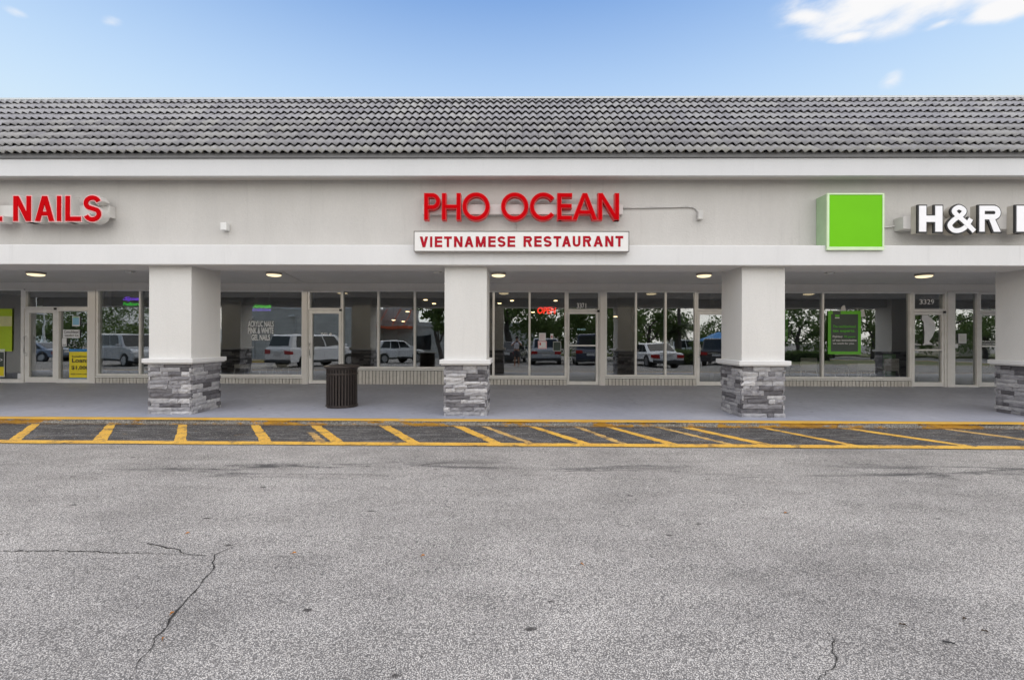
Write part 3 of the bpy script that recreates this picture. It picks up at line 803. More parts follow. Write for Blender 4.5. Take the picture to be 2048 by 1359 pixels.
# ================================================================ lettering
def offset_poly(P, e):
    """grow a convex polygon by e"""
    n = len(P)
    a = sum(P[i][0] * P[(i + 1) % n][1] - P[(i + 1) % n][0] * P[i][1] for i in range(n))
    if a < 0: P = P[::-1]
    L = []
    for i in range(n):
        (x0, z0), (x1, z1) = P[i], P[(i + 1) % n]; d = math.hypot(x1 - x0, z1 - z0) or 1
        nx_, nz_ = (z1 - z0) / d, -(x1 - x0) / d
        L.append((nx_, nz_, nx_ * x0 + nz_ * z0 + e))
    out = []
    for i in range(n):
        a1, b1, c1 = L[i - 1]; a2, b2, c2 = L[i]; det = a1 * b2 - a2 * b1
        out.append(P[i] if abs(det) < 1e-9 else ((c1 * b2 - c2 * b1) / det, (a1 * c2 - a2 * c1) / det))
    return out
def rc(x0, z0, x1, z1): return ('p', [(x0, z0), (x1, z0), (x1, z1), (x0, z1)])
def arc(cx, cz, rx, rz, a0, a1, n=28): return [(cx + rx * math.cos(R(a0 + (a1 - a0) * i / n)), cz + rz * math.sin(R(a0 + (a1 - a0) * i / n))) for i in range(n + 1)]
def glyph(ch, w, h, t):
    """strokes of a letter in a w x h box with stroke t: ('p', convex polygon) or ('s', centre line, closed, half width)"""
    k = t * 1.12; hw = t / 2
    if ch == 'I': return [rc(0, 0, w, h)]
    if ch == 'L': return [rc(0, 0, t, h), rc(t * .5, 0, w, t)]
    if ch == 'H': return [rc(0, 0, t, h), rc(w - t, 0, w, h), rc(t * .5, h * .5 - hw * .92, w - t * .5, h * .5 + hw * .92)]
    if ch == 'E': return [rc(0, 0, t, h), rc(t * .5, h - t, w, h), rc(t * .5, 0, w, t), rc(t * .5, h * .52 - hw, w * .97, h * .52 + hw)]
    if ch == 'T': return [rc(0, h - t, w, h), rc(w / 2 - hw, 0, w / 2 + hw, h - t * .5)]
    if ch == 'N': return [rc(0, 0, t, h), rc(w - t, 0, w, h), ('p', [(0, h), (k, h), (w, 0), (w - k, 0)])]
    if ch == 'A': return [('p', [(0, 0), (k, 0), (w / 2 + k * .45, h), (w / 2 - k * .5, h)]), ('p', [(w - k, 0), (w, 0), (w / 2 + k * .5, h), (w / 2 - k * .45, h)]), rc(w * .24, h * .22, w * .76, h * .22 + t * .9)]
    if ch == 'V': return [('p', [(0, h), (k, h), (w / 2 + k * .45, 0), (w / 2 - k * .5, 0)]), ('p', [(w - k, h), (w, h), (w / 2 + k * .5, 0), (w / 2 - k * .45, 0)])]
    if ch == 'M': return [rc(0, 0, t, h), rc(w - t, 0, w, h), ('p', [(0, h), (k * 1.1, h), (w / 2 + k * .4, 0), (w / 2 - k * .45, 0)]), ('p', [(w - k * 1.1, h), (w, h), (w / 2 + k * .45, 0), (w / 2 - k * .4, 0)])]
    if ch == 'U': return [rc(0, w * .45, t, h), rc(w - t, w * .45, w, h), ('s', arc(w / 2, w * .46, w / 2 - hw, w * .46 - hw, 180, 360), False, hw)]
    if ch == 'O': return [('s', arc(w / 2, h / 2, w / 2 - hw, h / 2 - hw, 0, 360, 56)[:-1], True, hw)]
    if ch == 'C': return [('s', arc(w * .52, h / 2, w * .52 - hw, h / 2 - hw, 38, 322, 48), False, hw)]
    if ch in 'PR':
        b = h * .40 if ch == 'P' else h * .45; rz = (h - b - t) / 2 + 0; cz = b + (h - b) / 2; rr = (h - b) / 2 - hw
        xs = max(w - (h - b) / 2, t)
        S = [rc(0, 0, t, h), rc(t * .5, h - t, xs + .025, h), rc(t * .5, b, xs + .025, b + t), ('s', arc(xs, cz, w - xs - hw, rr, -90, 90), False, hw)]
        if ch == 'R': S.append(('p', [(w - k * 1.05, 0), (w * 1.03, 0), (w * .72, b + t * .5), (w * .72 - k, b + t * .5)]))
        return S
    if ch == 'B':
        S = [rc(0, 0, t, h)]
        for z0, z1, ww in ((0, h * .54, w), (h * .54 - t, h, w * .93)):
            rr = (z1 - z0) / 2; xs = ww - rr
            S += [rc(t * .5, z0, xs + .02, z0 + t), rc(t * .5, z1 - t, xs + .02, z1), ('s', arc(xs, (z0 + z1) / 2, rr - hw, rr - hw, -90, 90), False, hw)]
        return S
    if ch == 'S':
        rz = (h - t) / 4; rx = w / 2 - hw
        up = arc(w / 2, h - hw - rz, rx * .97, rz, 18, 270, 30); lo = arc(w / 2, hw + rz, rx, rz, 90, -162, 30)
        pts = up[:-5] + [((up[-6][0] * (1 - q) + lo[5][0] * q), (up[-6][1] * (1 - q) + lo[5][1] * q)) for q in (.33, .66)] + lo[5:]
        return [('s', pts, False, hw)]
    if ch == '&':
        K = [(.97, .04), (.66, .36), (.33, .66), (.25, .80), (.42, .92), (.61, .80), (.52, .64), (.26, .47), (.10, .27), (.22, .09), (.44, .075), (.66, .20), (.86, .50)]
        pts = []
        for i in range(len(K) - 1):
            p0, p1, p2, p3 = K[max(i - 1, 0)], K[i], K[i + 1], K[min(i + 2, len(K) - 1)]
            for q in range(6):
                u = q / 6
                pts.append(tuple(.5 * ((2 * p1[j]) + (-p0[j] + p2[j]) * u + (2 * p0[j] - 5 * p1[j] + 4 * p2[j] - p3[j]) * u * u + (-p0[j] + 3 * p1[j] - 3 * p2[j] + p3[j]) * u ** 3) for j in (0, 1)))
        pts.append(K[-1])
        return [('s', [(x * w, z * h) for x, z in pts], False, hw * .92)]
    raise ValueError(ch)
def letter_mesh(ch, x0, x1, z0, z1, t, yf, yb, grow=0.0, mi=0, mside=0):
    """solid letter filling the box; every stroke is set a hair behind the one before so that no faces share a plane"""
    mb = MB(); h = z1 - z0
    for i, st in enumerate(glyph(ch, x1 - x0, h, t)):
        y = yf + i * .0012
        if st[0] == 'p':
            P = offset_poly(st[1], grow) if grow else st[1]
            mb.prism([(x0 + a, z0 + b) for a, b in P], y, yb + i * .0007, mi, mside)
        else:
            pts, closed, hw = st[1], st[2], st[3] + grow
            n = len(pts); A = []; Bq = []
            for k in range(n):
                a = pts[k - 1] if (closed or k > 0) else pts[k]; b = pts[(k + 1) % n] if (closed or k < n - 1) else pts[k]
                dx, dz = b[0] - a[0], b[1] - a[1]; d = math.hypot(dx, dz) or 1; dx /= d; dz /= d
                gg = max(grow, 0); ext = 0 if closed else (-gg if k == 0 else gg if k == n - 1 else 0)
                c = (pts[k][0] + dx * ext, pts[k][1] + dz * ext)
                A.append((x0 + c[0] - dz * hw, z0 + c[1] + dx * hw)); Bq.append((x0 + c[0] + dz * hw, z0 + c[1] - dx * hw))
            o = len(mb.v); yy = [y + (k / n) * .004 if ch in '&S' else y for k in range(n)]
            mb.v += [(A[k][0], yy[k], A[k][1]) for k in range(n)] + [(Bq[k][0], yy[k], Bq[k][1]) for k in range(n)]
            mb.v += [(A[k][0], yb, A[k][1]) for k in range(n)] + [(Bq[k][0], yb, Bq[k][1]) for k in range(n)]
            for k in range(n if closed else n - 1):
                j = (k + 1) % n
                for f, mm in (((o + k, o + n + k, o + n + j, o + j), mi), ((o + k, o + j, o + 2 * n + j, o + 2 * n + k), mside), ((o + n + k, o + 3 * n + k, o + 3 * n + j, o + n + j), mside)):
                    mb.f.append(f); mb.m.append(mm)
            if not closed:
                for k in (0, n - 1): mb.f.append((o + k, o + n + k, o + 3 * n + k, o + 2 * n + k)); mb.m.append(mside)
    return mb
_tc = {}
dg_scene = scene
def font_mesh(txt, outline=0.0, shear=0.0, align='CENTER', space=1.0, bold=0.0):
    """built-in typeface turned into flat print: (verts2d, faces, width, height)"""
    key = (txt, outline, shear, align, bold)
    if key in _tc: return _tc[key]
    cu = bpy.data.curves.new('print', 'FONT'); cu.body = txt; cu.align_x = align; cu.shear = shear; cu.resolution_u = 3; cu.space_line = space; cu.offset = bold
    if outline: cu.fill_mode = 'NONE'; cu.bevel_depth = outline; cu.bevel_resolution = 1
    ob = bpy.data.objects.new('print', cu); COL.objects.link(ob)
    dg = bpy.context.evaluated_depsgraph_get(); dg.update()
    me = bpy.data.meshes.new_from_object(ob.evaluated_get(dg))
    v = [tuple(a.co) for a in me.vertices]; f = [tuple(p.vertices) for p in me.polygons]
    bpy.data.objects.remove(ob); bpy.data.curves.remove(cu); bpy.data.meshes.remove(me)
    _tc[key] = (v, f); return v, f
def print_text(mb, txt, x0, x1, z0, z1, y, mi=0, outline=0.0, shear=0.0, align='CENTER', thick=False, bold=0.0):
    v, f = font_mesh(txt, outline, shear, align, 1.0, bold)
    a, b = min(p[0] for p in v), max(p[0] for p in v); c, d = min(p[1] for p in v), max(p[1] for p in v)
    sx_, sz_ = (x1 - x0) / (b - a), (z1 - z0) / (d - c)
    mb.add([(x0 + (p[0] - a) * sx_, y - p[2] * sz_ if thick else y, z0 + (p[1] - c) * sz_) for p in v], f, mi)
def P4(px0, px1, py0, py1, Y):
    a = at((px0 + px1) / 2, py1, Y).z; b = at((px0 + px1) / 2, py0, Y).z
    return at(px0, (py0 + py1) / 2, Y).x, at(px1, (py0 + py1) / 2, Y).x, a, b

# ---- restaurant name, channel letters on a raceway
LF = 7.75
S1 = thing('channel_letter_sign', 'big red letters reading PHO OCEAN on the wall above the central column', 'shop sign', (0.13, 7.93, 3.7))
x0, x1, z0, z1 = P4(845, 1246, 408.5, 428.5, 7.86)
mb = MB(); mb.box(x0, x1, 7.86, WALL_Y - .002, z0, z1); mb.build('raceway', M_RACEWAY, S1, bevel=.006)
for ch, a, b in (('P', 848.5, 880), ('H', 884, 921), ('O', 925, 979), ('O', 1002.5, 1056.5), ('C', 1060, 1111.5), ('E', 1115, 1144), ('A', 1145, 1194.5), ('N', 1196.5, 1238)):
    z_a, z_b = (386.5, 439.5) if ch not in 'OC' else (385.3, 440.5)
    x0, x1, z0, z1 = P4(a, b, z_a, z_b, LF)
    t = .066
    lt = letter_mesh(ch, x0, x1, z0, z1, t, LF, 7.86 - .002, .006).build('letter', M_REDTRIM, S1)
    letter_mesh(ch, x0, x1, z0, z1, t, LF - .010, LF - .001, -.004).build('letter_face', M_RED, lt)
mb = MB(); mb.tube([at(1032, 440, WALL_Y - .012), at(1032, 462, WALL_Y - .012)], .007, 6); mb.build('feed_conduit', M_GREYMETAL, S1)
# ---- lower box sign
BF = 7.60
S2 = thing('box_sign', 'long white box sign reading VIETNAMESE RESTAURANT in crimson letters', 'shop sign', (0.1, 7.65, 3.1))
x0, x1, z0, z1 = P4(827.5, 1258.5, 462, 503, BF)
mb = MB(); mb.box(x0, x1, BF + .012, WALL_Y - .002, z0, z1); cab = mb.build('cabinet', M_RACEWAY, S2, bevel=.005)
fb = MB(); e = .010
fb.box(x0, x1, BF, BF + .011, z0, z0 + e); fb.box(x0, x1, BF, BF + .011, z1 - e, z1); fb.box(x0, x0 + e, BF, BF + .011, z0 + e, z1 - e); fb.box(x1 - e, x1, BF, BF + .011, z0 + e, z1 - e)
fb.build('retainer_frame', simple('aged_bronze_rim', (0.10, 0.085, 0.075), 0.5), S2)
mb = MB(); mb.box(x0 + e, x1 - e, BF + .005, BF + .011, z0 + e, z1 - e); mb.build('sign_panel', M_SIGNWHITE, S2)
WV = [('V', 839.5, 856), ('I', 860, 864.6), ('E', 869.5, 884.5), ('T', 888, 903.5), ('N', 908, 925), ('A', 929, 947), ('M', 951.5, 971.5), ('E', 976.5, 991.5), ('S', 995, 1011), ('E', 1015, 1030.5),
      ('R', 1047, 1064), ('E', 1068.5, 1083.5), ('S', 1087, 1103.5), ('T', 1107, 1122.5), ('A', 1124, 1142), ('U', 1145.5, 1161), ('R', 1166, 1182.5), ('A', 1187, 1206), ('N', 1210.5, 1227), ('T', 1231, 1246.5)]
for ch, a, b in WV:
    sl = (a - 1034) * -.003
    x0, x1, z0, z1 = P4(a, b, 472.2 + sl, 493.6 + sl, BF)
    letter_mesh(ch, x0, x1, z0, z1, .040, BF - .003 + .003, BF + .0045).build('letter', M_CRIMSON, S2)
# ---- nail salon letters
NF, NB = 7.68, 7.825
S3 = thing('channel_letter_sign', 'red letters with white sides reading NAILS, partly cut off at the picture edge', 'shop sign', (-7.9, 7.9, 3.6))
x0, x1, z0, z1 = P4(-330, 229.7, 414.5, 437, WALL_Y - .02)
mb = MB(); mb.box(x0, x1, NB + .001, WALL_Y - .002, z0, z1); mb.build('raceway', M_LETTERWHITE, S3, bevel=.004)
for ch, a, b in (('E', -140, -108), ('L', -36, 4.5), ('N', 27.5, 62.2), ('A', 71, 108.5), ('I', 114.6, 122.5), ('L', 131.5, 162), ('S', 167.5, 202.5)):
    if ch == 'E': continue
    x0, x1, z0, z1 = P4(a, b, 392 if ch != 'S' else 391, 442 if ch != 'S' else 443, NF)
    t = .075
    lt = letter_mesh(ch, x0, x1, z0, z1, t, NF, NB, .017, 0, 1).build('letter', [M_PINKTRIM, M_LETTERWHITE], S3)
    letter_mesh(ch, x0, x1, z0, z1, t, NF - .010, NF - .001, 0).build('letter_face', M_RED, lt)
# ---- tax office letters and green cube sign
HF, HB = 7.63, 7.76
S4 = thing('channel_letter_sign', 'bold white letters with black edges reading H&R, cut off at the picture edge', 'shop sign', (7.7, 7.9, 3.55))
x0, x1, z0, z1 = P4(1803, 2400, 433.5, 459, 7.80)
mb = MB(); mb.box(x0, x1, HB + .002, WALL_Y - .002, z0, z1); mb.build('raceway', M_RACEWAY, S4, bevel=.004)
for ch, a, b, t in (('H', 1836, 1885.5, .140), ('&', 1893.5, 1949.5, .108), ('R', 1956.5, 2002, .108), ('B', 2031, 2084, .145)):
    x0, x1, z0, z1 = P4(a, b, 410.3, 464.8, HF)
    lt = letter_mesh(ch, x0, x1, z0, z1, t, HF + .03, HB, .006).build('letter', M_TAN, S4)
    letter_mesh(ch, x0, x1, z0, z1, t, HF, HF + .028, .010).build('letter_trim', M_BLACK, lt)
    letter_mesh(ch, x0, x1, z0, z1, t, HF - .010, HF - .001, -.012).build('letter_face', M_ACRYL, lt)
GF = 7.665
S5 = thing('cube_sign', 'plain lime green square box sign with a pale frame left of the white letters', 'shop sign', (5.9, 7.9, 3.5))
x0, x1, z0, z1 = P4(1655, 1768.5, 386.5, 499.5, GF)
mb = MB(); mb.box(x0, x1, GF + .014, WALL_Y - .002, z0, z1); mb.build('cabinet', M_GREENSIDE, S5, bevel=.006)
e = .032; fb = MB()
fb.box(x0 - .004, x1 + .004, GF, GF + .03, z0 - .004, z0 + e + .02); fb.box(x0 - .004, x1 + .004, GF, GF + .03, z1 - e + .01, z1 + .004); fb.box(x0 - .004, x0 + e, GF, GF + .03, z0 + e + .02, z1 - e + .01); fb.box(x1 - e + .006, x1 + .004, GF, GF + .03, z0 + e + .02, z1 - e + .01)
fb.build('retainer_frame', M_GREENFRAME, S5, bevel=.003)
mb = MB(); mb.box(x0 + e, x1 - e + .006, GF + .008, GF + .013, z0 + e + .02, z1 - e + .01); mb.build('sign_panel', M_GREEN, S5)
p = at(1708, 384, 7.9); mb = MB()
mb.tube([(p.x + .026 * math.cos(R(q)), 7.9, z1 + .026 + .026 * math.sin(R(q))) for q in range(-90, 271, 30)], .007, 6); mb.build('lifting_eye', M_BLACK, S5)
mb = MB()
mb.tube([at(q[0], q[1], WALL_Y - .025) for q in ((1766, 454), (1780, 454), (1792, 451), (1808, 449))], .012, 8); mb.build('supply_conduit', M_RACEWAY, S5)

# ---- conduit, junction boxes
C1 = thing('wall_conduit', 'thin grey conduit bending down to a box right of the red letters', 'conduit', (2.3, WALL_Y, 3.7))
mb = MB(); yc = WALL_Y - .02
mb.tube([at(q[0], q[1], yc) for q in ((1244, 416), (1300, 415), (1375, 413.5), (1386, 414.5), (1393, 419), (1397, 425))], .013, 8); mb.build('pipe', M_GREYMETAL, C1, smooth=True)
x0, x1, z0, z1 = P4(1393.5, 1403, 423, 440, yc); mb = MB(); mb.box(x0, x1, WALL_Y - .09, WALL_Y - .002, z0, z1); mb.build('junction_box', M_GREYMETAL, C1, bevel=.004)
mb = MB(); mb.tube([at(q[0], q[1], yc - .02) for q in ((1245, 415), (1243, 421), (1242, 426), (1239, 431))], .009, 6); mb.build('black_lead', M_BLACK, C1)
x0, x1, z0, z1 = P4(440.5, 452.5, 444.5, 459.5, 7.86); mb = MB(); mb.box(x0, x1, 7.86, WALL_Y - .002, z0, z1)
tag(mb.build('junction_box', M_WHITEPL, bevel=.004), 'small square box alone on the stucco between the two red signs', 'junction box')

# ---- ceiling lamps
LAMP_Y = 10.95
def porch_lamp(px, label):
    x = at(px, 551, LAMP_Y).x
    L = thing('ceiling_lamp', label, 'ceiling lamp', (x, LAMP_Y, ZC), 'round lamps under the porch ceiling')
    a = MB(); a.lathe([(0.0, -.002), (.175, -.002), (.18, -.012), (.178, -.05), (.165, -.055), (.165, -.052)], (x, LAMP_Y, ZC), 28); a.build('housing', simple('lamp_housing', (0.42, 0.38, 0.33), 0.4, 0.3), L, smooth=True)
    ld = bpy.data.lights.new('lamp_light', 'SPOT'); ld.energy = 16; ld.color = (1.0, .86, .66); ld.spot_size = R(175); ld.spot_blend = .06; ld.shadow_soft_size = 0.0
    lo = bpy.data.objects.new('lamp_light', ld); COL.objects.link(lo); lo.parent = L; lo.location = (0, 0, -.125)
    b = MB(); b.lathe([(.164, -.048), (.162, -.066), (.14, -.085), (.09, -.096), (0.0, -.10)], (x, LAMP_Y, ZC), 28); b.build('diffuser', M_LAMP, L, smooth=True)
    return L
for px, lb in ((72, 'lit round porch lamp above the yellow loan poster'), (548, 'lit round porch lamp above the nail salon window'), (997, 'lit round porch lamp just right of the central column'),
               (1408, 'lit round porch lamp above the handle of the second restaurant door'), (1848, 'lit round porch lamp above the door numbered 3329')):
    porch_lamp(px, lb)
for px, py, lb in ((259, 546, 'small white sensor on the porch ceiling left of the first stone column'), (873, 548, 'small white sensor on the porch ceiling left of the central column'), (1658, 549, 'small white sensor on the porch ceiling above the green framed poster')):
    x = at(px, py, LAMP_Y - .25).x; y = LAMP_Y - .25
    T = thing('ceiling_sensor', lb, 'sensor', (x, y, ZC), 'small white sensors under the porch ceiling')
    a = MB(); a.box(x - .075, x + .075, y - .05, y + .05, ZC - .055, ZC - .002); a.build('body', M_WHITEPL, T, bevel=.01)
    b = MB(); b.box(x + .078, x + .135, y - .012, y + .012, ZC - .03, ZC - .012); b.build('arm', M_GREYMETAL, T)
mb = MB(); pa, pb = at(508, 541, 8.9), at(608, 566, 12.9)
mb.tube([(pa.x, 8.9, ZC - .012), (pb.x, 12.9, ZC - .012)], .011, 6)
tag(mb.build('ceiling_conduit', M_CEIL), 'thin conduit running back along the porch ceiling by the salon lamp', 'conduit')

# ---- litter bin
bp = on_walk(683, 812.5); bx_, by_ = bp.x, bp.y + .02
LB = thing('litter_bin', 'dark bronze round litter bin with upright slats standing on the walkway', 'litter bin', (bx_, by_, SW))
rb_, hb_ = .288, .775
a = MB(); a.lathe([(0, .03), (rb_ - .035, .03), (rb_ - .035, hb_ - .04)], (bx_, by_, SW), 32); a.build('liner', simple('black_liner', (0.010, 0.010, 0.011), 0.6), LB, smooth=True)
def ring(name, r0, r1, z0, z1, mat=M_BRONZE, bev=.004):
    q = MB(); q.lathe([(r0, z0), (r1, z0), (r1, z1), (r0, z1), (r0, z0)], (bx_, by_, SW), 40); return q.build(name, mat, LB, bevel=bev)
ring('base_ring', rb_ - .04, rb_ + .012, .004, .045); ring('top_ring', rb_ - .03, rb_ + .006, hb_ - .045, hb_ - .01); ring('band', rb_ - .012, rb_ + .009, .625, .66)
for i in range(32):
    t = 2 * math.pi * i / 32; c_, s_ = math.cos(t), math.sin(t)
    q = MB()
    for z0, z1 in ((.046, hb_ - .046),):
        vs = []
        for z in (z0, z1):
            for rr, ww in ((rb_ - .010, -.017), (rb_ - .010, .017), (rb_, .017), (rb_, -.017)):
                vs.append((bx_ + rr * c_ - ww * s_, by_ + rr * s_ + ww * c_, SW + z))
        q.add(vs, [(0, 1, 2, 3), (4, 7, 6, 5), (0, 4, 5, 1), (1, 5, 6, 2), (2, 6, 7, 3), (3, 7, 4, 0)])
    q.build('slat', M_BRONZE, LB)
q = MB(); q.lathe([(rb_ + .02, hb_ - .02), (rb_ + .05, hb_ - .005), (rb_ + .052, hb_ + .012), (rb_ + .02, hb_ + .03), (.17, hb_ + .045), (.15, hb_ + .04), (.15, hb_ - .01)], (bx_, by_, SW), 40); q.build('lid', M_BRONZE, LB, smooth=True)
for dx in (-.22, .16):
    q = MB(); q.cyl((bx_ + dx, by_ - .2, SW + .001), (bx_ + dx, by_ - .2, SW + .02), .018, 10); q.build('foot', M_CHROME, LB)

# ---- fallen leaves
M_LEAF = simple('dry_leaf', (0.42, 0.17, 0.03), 0.7, 0, 0.3, 60)
M_LEAFDARK = simple('brown_leaf', (0.06, 0.04, 0.025), 0.8, 0, 0.3, 60)
def leaf(px, py, l, ang, mat, label):
    p = on_ground(px, py); c_, s_ = math.cos(ang), math.sin(ang); mb = MB(); n = 8
    pts = [(-l, 0, .004), (-l * .45, .28 * l, .012), (.1 * l, .38 * l, .016), (.6 * l, .24 * l, .011), (l, 0, .004), (.6 * l, -.26 * l, .014), (.1 * l, -.36 * l, .009), (-l * .45, -.25 * l, .014), (0, 0, .006)]
    vs = [(p.x + x * c_ - y * s_, p.y + x * s_ + y * c_, gz(p.y) + z + .004) for x, y, z in pts]
    mb.add(vs, [(8, i, (i + 1) % 8) for i in range(8)])
    mb.add([(p.x + x * c_, p.y + x * s_, gz(p.y) + .008) for x in (-l * 1.5, -l)] + [(p.x - l * c_ + .002, p.y - l * s_ + .003, gz(p.y) + .009)], [(0, 1, 2)])
    tag(mb.build('fallen_leaf', mat), label, 'leaf', 'dry leaves scattered on the asphalt')
for a in ((846, 1113, .017, .6, M_LEAF, 'curled tan leaf on open asphalt below the central column'), (1164, 1130, .017, 2.2, M_LEAF, 'orange leaf on open asphalt below the restaurant door'),
          (588, 1108, .019, .2, M_LEAF, 'orange leaf level with the crack junction, to its right'), (375, 1068, .017, .9, M_LEAF, 'orange leaf above the crack junction'),
          (344, 1229, .016, 1.5, M_LEAF, 'yellow leaf lying on the long downward crack'), (1571, 1027, .016, .3, M_LEAF, 'orange leaf far out on the asphalt below the third stone column'),
          (1806, 1252, .020, 2.8, M_LEAFDARK, 'brown leaf above the black twig, near the lower corner crack'), (1929, 1240, .016, .2, M_LEAFDARK, 'small brown leaf above and right of the black twig'),
          (1970, 1265, .017, 2.6, M_LEAFDARK, 'dull brown leaf right of the black twig'), (326, 1280, .012, 2.0, M_LEAF, 'small rust leaf just right of the long downward crack')):
    leaf(*a)
p = on_ground(1897, 1287); mb = MB(); mb.tube([(p.x - .022, p.y + .008, gz(p.y) + .010), (p.x, p.y, gz(p.y) + .012), (p.x + .024, p.y - .008, gz(p.y) + .009)], .0042, 6)
tag(mb.build('twig', M_BLACK), 'short black twig lying on the asphalt in the lower corner', 'twig')

# ================================================================ writing on the windows and things behind them
OUT = GY - .022
M_DECAL = simple('white_vinyl', (0.86, 0.86, 0.86), 0.5)
def decal(name, label, cat, rows, mat=M_DECAL, Y=OUT, thick=.002):
    mb = MB()
    for r_ in rows:
        txt, a, b, t, bt = r_[:5]; x0, x1, z0, z1 = P4(a, b, t, bt, Y); print_text(mb, txt, x0, x1, z0, z1, Y, shear=r_[5] if len(r_) > 5 else 0, bold=.022)
    return tag(mb.build(name, mat), label, cat)
def numerals(name, label, txt, a, b, t, bt):
    th = thing(name, label, 'house number', at((a + b) / 2, bt, OUT))
    w_ = (b - a) / len(txt)
    for i, ch in enumerate(txt):
        wd = w_ * (.2 if ch == '1' else .8)
        x0, x1, z0, z1 = P4(a + i * w_ + (w_ - wd) / 2, a + i * w_ + (w_ + wd) / 2, t, bt, OUT)
        mb = MB(); print_text(mb, ch, x0, x1, z0, z1, OUT); fb = MB()
        me = mb.build('digit', M_DECAL, th)
        so = me.modifiers.new('depth', 'SOLIDIFY'); so.thickness = .004
numerals('address_number', 'white door number 3371 over the restaurant entrance', '3371', 1153, 1174.5, 606, 616)
x0, x1, z0, z1 = P4(1152, 1175.5, 604.5, 617, GY - .012)
numerals('address_number', 'white door number 3329 over the tax office door', '3329', 1838.5, 1869, 598.5, 608)
decal('window_lettering', 'white hand-painted nail service lettering on the wide salon window', 'window lettering',
      [('ACRYLIC NAILS', 496, 547.5, 641.5, 653.5), ('PINK & WHITE', 496, 547, 655, 667), ('GEL NAILS', 503, 540, 668.5, 680.5)])
decal('window_lettering', 'tiny white lettering low on the glass of the end door', 'window lettering', [('PLEASE USE', 1965, 1990, 681, 684), ('OTHER DOOR', 1965, 1990, 686, 689)])
decal('window_lettering', 'small pale lettering across the glass of the numbered tax office door', 'window lettering', [('Please', 1830, 1842, 687, 690), ('come in', 1850, 1872, 687, 690)])
decal('door_sign', 'small pale blue neon-like word on the restaurant door glass', 'door lettering', [('PHO', 1155, 1171, 656.5, 660.5)], simple('pale_blue_vinyl', (0.45, 0.75, 0.85), 0.5))
decal('door_sign', 'small white PULL lettering beside a round dot on the salon-side door', 'door lettering', [('PULL', 642, 656, 665, 669)])
x, _, z, _ = P4(661, 662, 667, 668, OUT); mb = MB(); mb.cyl((x, OUT, z), (x, OUT + .006, z), .035, 16); tag(mb.build('round_sticker', M_DECAL), 'round white sticker on the door next to the litter bin', 'sticker')

def neon(name, label, txt, a, b, t, bt, col, s, shear=0.0, y=GY + .10):
    th = thing(name, label, 'neon sign', at((a + b) / 2, bt, y))
    x0, x1, z0, z1 = P4(a, b, t, bt, y)
    mb = MB(); print_text(mb, txt, x0, x1, z0, z1, y, outline=.013, shear=shear, thick=True)
    mb.build('neon_tube', emit('neon_' + name + txt.lower(), col, s), th)
    bk = MB(); bk.box(x0, x1, y + .03, y + .036, z1 - (z1 - z0) * .3, z1 - (z1 - z0) * .22); bk.box(x0, x1, y + .03, y + .036, z0 + (z1 - z0) * .22, z0 + (z1 - z0) * .3); bk.build('tube_rail', M_BLACK, th)
    for q in (.1, .9):
        c_ = MB(); c_.tube([(x0 + (x1 - x0) * q, y + .034, z1 - .02), (x0 + (x1 - x0) * q, y + .034, zhead - .01)], .004, 5); c_.build('hanging_cord', M_BLACK, th)
neon('open_sign', 'red glowing neon OPEN sign in the restaurant window', 'OPEN', 1075, 1112, 614, 627, (1.0, .035, .02), 3.0, .15)
neon('airbrush_sign', 'green neon script above a violet word in the salon window', 'Airbrush', 506, 542, 608.5, 615.5, (.10, .8, .05), 1.3, .3)
neon('design_sign', 'violet neon word under the green script in the salon window', 'DESIGN', 505.5, 541, 617, 621.5, (.30, .18, .9), 1.2)
neon('spa_sign', 'violet neon script above a green word near the first stone column', 'Spa', 246, 279, 593.5, 602, (.22, .06, .9), 1.5, .3)
neon('pedicure_sign', 'green neon word under the violet script near the first stone column', 'Pedicure', 246, 280, 604, 611, (.05, .7, .05), 1.1, .2)

def panel_thing(name, label, cat, px, Y, layers, thick=.006, border=None):
    """a flat printed board: first layer is the board, the rest are flat print on it"""
    a, b, t, bt = px
    x0, x1, z0, z1 = P4(a, b, t, bt, Y)
    th = thing(name, label, cat, ((x0 + x1) / 2, Y, z0))
    mb = MB(); mb.box(x0, x1, Y, Y + thick, z0, z1); mb.build('board', layers[0], th)
    for k, l in enumerate(layers[1:]):
        q = MB(); y = Y - .002 * (k + 1)
        if l[0] == 'rect':
            c = P4(*l[2], Y); q.box(c[0], c[1], y, y + .0015, c[2], c[3]); q.build(l[3] if len(l) > 3 else 'printed_field', l[1], th)
        else:
            c = P4(*l[2], Y); print_text(q, l[3], c[0], c[1], c[2], c[3], y, align=l[4] if len(l) > 4 else 'LEFT', bold=.018); q.build('print', l[1], th)
    return th
M_POSTGREEN = simple('poster_green', (0.12, 0.47, 0.015), 0.4)
M_POSTDARK = simple('poster_charcoal', (0.045, 0.062, 0.050), 0.4)
M_PRINTG = simple('print_green', (0.10, 0.50, 0.02), 0.5)
M_PRINTW = simple('print_white', (0.75, 0.75, 0.75), 0.5)
M_PRINTK = simple('print_black', (0.02, 0.02, 0.02), 0.5)
M_PAPER = simple('white_paper', (0.72, 0.73, 0.75), 0.7)
M_YEL = simple('poster_yellow', (0.80, 0.66, 0.01), 0.45)
M_BLUE = simple('poster_blue', (0.02, 0.20, 0.50), 0.45)
M_LIMEY = simple('poster_lime', (0.42, 0.58, 0.01), 0.5)
M_PALEYEL = simple('poster_pale_yellow', (0.62, 0.62, 0.30), 0.5)
